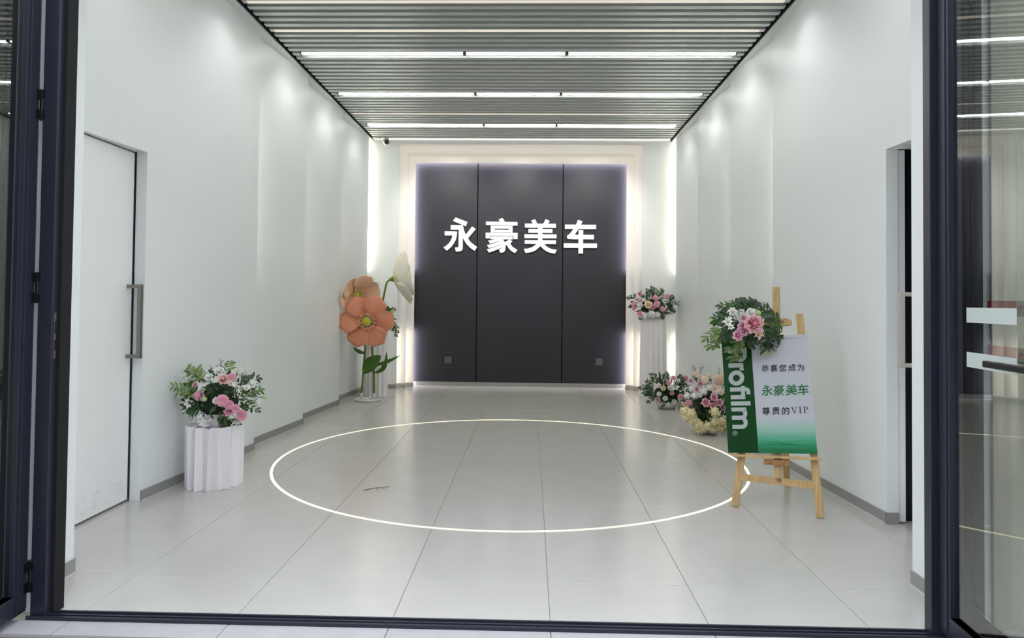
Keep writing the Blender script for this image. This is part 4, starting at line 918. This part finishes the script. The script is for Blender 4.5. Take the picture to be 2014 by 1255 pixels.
# brand word set on its side: units of the photograph's crop mapped onto the board
def lm(x, y):
    dy = y - 148
    return (.0416 + .000632 * (x - (128 + dy * .059)), .7856 - .000672 * dy + 3e-8 * dy * dy)
lg = MB(); Z0, Z1 = .0007, .0022
def lpoly(pts, straight=True):
    lg.prism([lm(x + .059 * 0, y) for x, y in pts], Z0, Z1 + .00003 * (len(lg.f) % 9))
def lbar(x0, x1, y0, y1):
    k = .059 * (y1 - y0); lpoly([(x0, y0), (x1, y0), (x1 + k, y1), (x0 + k, y1)])
def larc(cx, cy, ro, ri, a0, a1, n=14, ky=1.0):
    for i in range(n):
        t0 = math.radians(a0 + (a1 - a0) * i / n); t1 = math.radians(a0 + (a1 - a0) * (i + 1) / n)
        lpoly([(cx + ro * math.cos(t), cy + ky * ro * math.sin(t)) for t in (t0, t1)] + [(cx + ri * math.cos(t), cy + ky * ri * math.sin(t)) for t in (t1, t0)])
lbar(128, 352, 148, 206)                                   # p
lbar(203, 252, 200, 236); lbar(305, 352, 200, 236); larc(279, 234, 76, 28, 0, 180, 16)
lbar(138, 312, 322, 373); larc(265, 410, 55, 8, -75, -2, 7)  # r
larc(231, 495, 92, 41, 0, 360, 28, .96)                    # o
lbar(155, 335, 604, 652); larc(336, 660, 56, 10, -90, 0, 8); lbar(346, 391, 658, 690)   # f
lbar(284, 328, 588, 606); lbar(284, 328, 650, 700); lbar(163, 332, 694, 743)            # i
lbar(165, 392, 768, 818)                                   # l
lbar(170, 342, 840, 887)                                   # m
larc(297, 915, 58, 14, -90, 90, 12, 1.2); lbar(176, 300, 938, 986)
larc(303, 1023, 56, 12, -90, 90, 12, 1.28); lbar(182, 306, 1047, 1095)
larc(213, 1147, 28, 22.5, 0, 360, 24)
lpoly([(200, 1137), (226, 1137), (226, 1141), (200, 1141)]); lpoly([(222, 1137), (226, 1137), (226, 1155), (222, 1155)]); lpoly([(212, 1137), (216, 1137), (216, 1155), (212, 1155)])
lpoly([(212, 1152), (226, 1152), (226, 1156), (212, 1156)]); lpoly([(200, 1153), (214, 1143), (214, 1148), (200, 1158)])
lg.build('brand_lettering', M['paper_white'], bd_)
# Chinese lines, from Blender's built-in typeface, thickened and sheared a little like brush script
def glyph(ch, a, bb, size, off, rot, shear):
    cu = bpy.data.curves.new('glyph', 'FONT'); cu.body = ch; cu.size = size; cu.align_x = 'CENTER'; cu.align_y = 'CENTER'; cu.offset = off; cu.extrude = .0004; cu.resolution_u = 3; cu.shear = shear
    o = bpy.data.objects.new('glyph', cu); COL.objects.link(o)
    bpy.context.view_layer.update()
    me = bpy.data.meshes.new_from_object(o.evaluated_get(bpy.context.evaluated_depsgraph_get()))
    bpy.data.objects.remove(o)
    xs_ = [v.co.x for v in me.vertices]; ys_ = [v.co.y for v in me.vertices]
    mx, my = (min(xs_) + max(xs_)) / 2, (min(ys_) + max(ys_)) / 2
    ca, sa = math.cos(rot), math.sin(rot)
    vs = [(a + ca * (v.co.x - mx) - sa * (v.co.y - my), bb + sa * (v.co.x - mx) + ca * (v.co.y - my), .0012 + v.co.z) for v in me.vertices]
    fs = [tuple(p.vertices) for p in me.polygons]
    bpy.data.meshes.remove(me); return vs, fs
def line(name, items, m, size, off, shear=.08):
    mb = MB()
    for ch, a, bb in items: mb.add(*glyph(ch, a, bb, size, off * (.6 if ch == '豪' else .75 if ch == '恭' else 1), math.radians(3), shear))
    mb.build(name, m, bd_)
line('black_lettering', [('恭', .3062, .6215), ('喜', .3693, .6205), ('您', .4321, .62), ('成', .4961, .6194), ('为', .5558, .6189)], M['ink'], .054, .0008)
line('green_lettering', [('永', .3073, .4572), ('豪', .3916, .4565), ('美', .4768, .4572), ('车', .559, .4571)], M['inkgreen'], .082, .0015, .12)
line('black_lettering', [('尊', .2914, .3062), ('贵', .3613, .3072), ('的', .4286, .3064)], M['ink'], .060, .0009)
vp = MB(); zz = (.0008, .0016)
def vpoly(p): vp.prism(p, *zz)
x, y, h = .4885, .3095, .047
vpoly([(x - .020, y + h / 2), (x - .012, y + h / 2), (x + .005, y - h / 2), (x - .001, y - h / 2)]); vpoly([(x + .015, y + h / 2), (x + .018, y + h / 2), (x + .003, y - h / 2), (x + .0005, y - h / 2)])
vpoly([(x - .024, y + h / 2 - .002), (x - .007, y + h / 2 - .002), (x - .007, y + h / 2), (x - .024, y + h / 2)]); vpoly([(x + .009, y + h / 2 - .002), (x + .022, y + h / 2 - .002), (x + .022, y + h / 2), (x + .009, y + h / 2)])
def serif_i(x):
    vpoly([(x - .0035, y - h / 2), (x + .0035, y - h / 2), (x + .0035, y + h / 2), (x - .0035, y + h / 2)])
    for e in (-1, 1): vpoly([(x - .009, y + e * (h / 2 - .001) - .001), (x + .009, y + e * (h / 2 - .001) - .001), (x + .009, y + e * (h / 2 - .001) + .001), (x - .009, y + e * (h / 2 - .001) + .001)])
y = .3105; serif_i(.5290)
y = .3115; serif_i(.5600)
cx_, cy_ = .566, y + h / 2 - .0125
for i in range(10):
    t0, t1 = -PI / 2 + PI * i / 10, -PI / 2 + PI * (i + 1) / 10
    vpoly([(cx_ + .018 * math.cos(t0), cy_ + .0125 * math.sin(t0)), (cx_ + .018 * math.cos(t1), cy_ + .0125 * math.sin(t1)), (cx_ + .0115 * math.cos(t1), cy_ + .0105 * math.sin(t1)), (cx_ + .0115 * math.cos(t0), cy_ + .0105 * math.sin(t0))])
vp.build('black_lettering', M['ink'], bd_)
# ---------------------------------------------------------------- fallen twig on the floor
tw = MB(); z = .004
tw.tube([(-.075, -.045, z), (-.04, -.01, z), (.0, .0, z + .004), (.04, .02, z + .003), (.085, .05, z)], .0022, 5, r1=.001)
tw.tube([(-.005, 0, z + .003), (.02, -.02, z), (.015, -.05, z)], .0016, 4, r1=.0008); tw.tube([(.03, .015, z), (.05, -.005, z), (.075, .03, z + .002)], .0015, 4, r1=.0008)
o = tw.build('dry_twig', M['twig'], loc=(-1.225, 5.70, 0)); o.scale = (1.15, 1.3, 1.2); tag(o, 'small dark dry twig fallen on the tiles inside the light ring', 'twig')
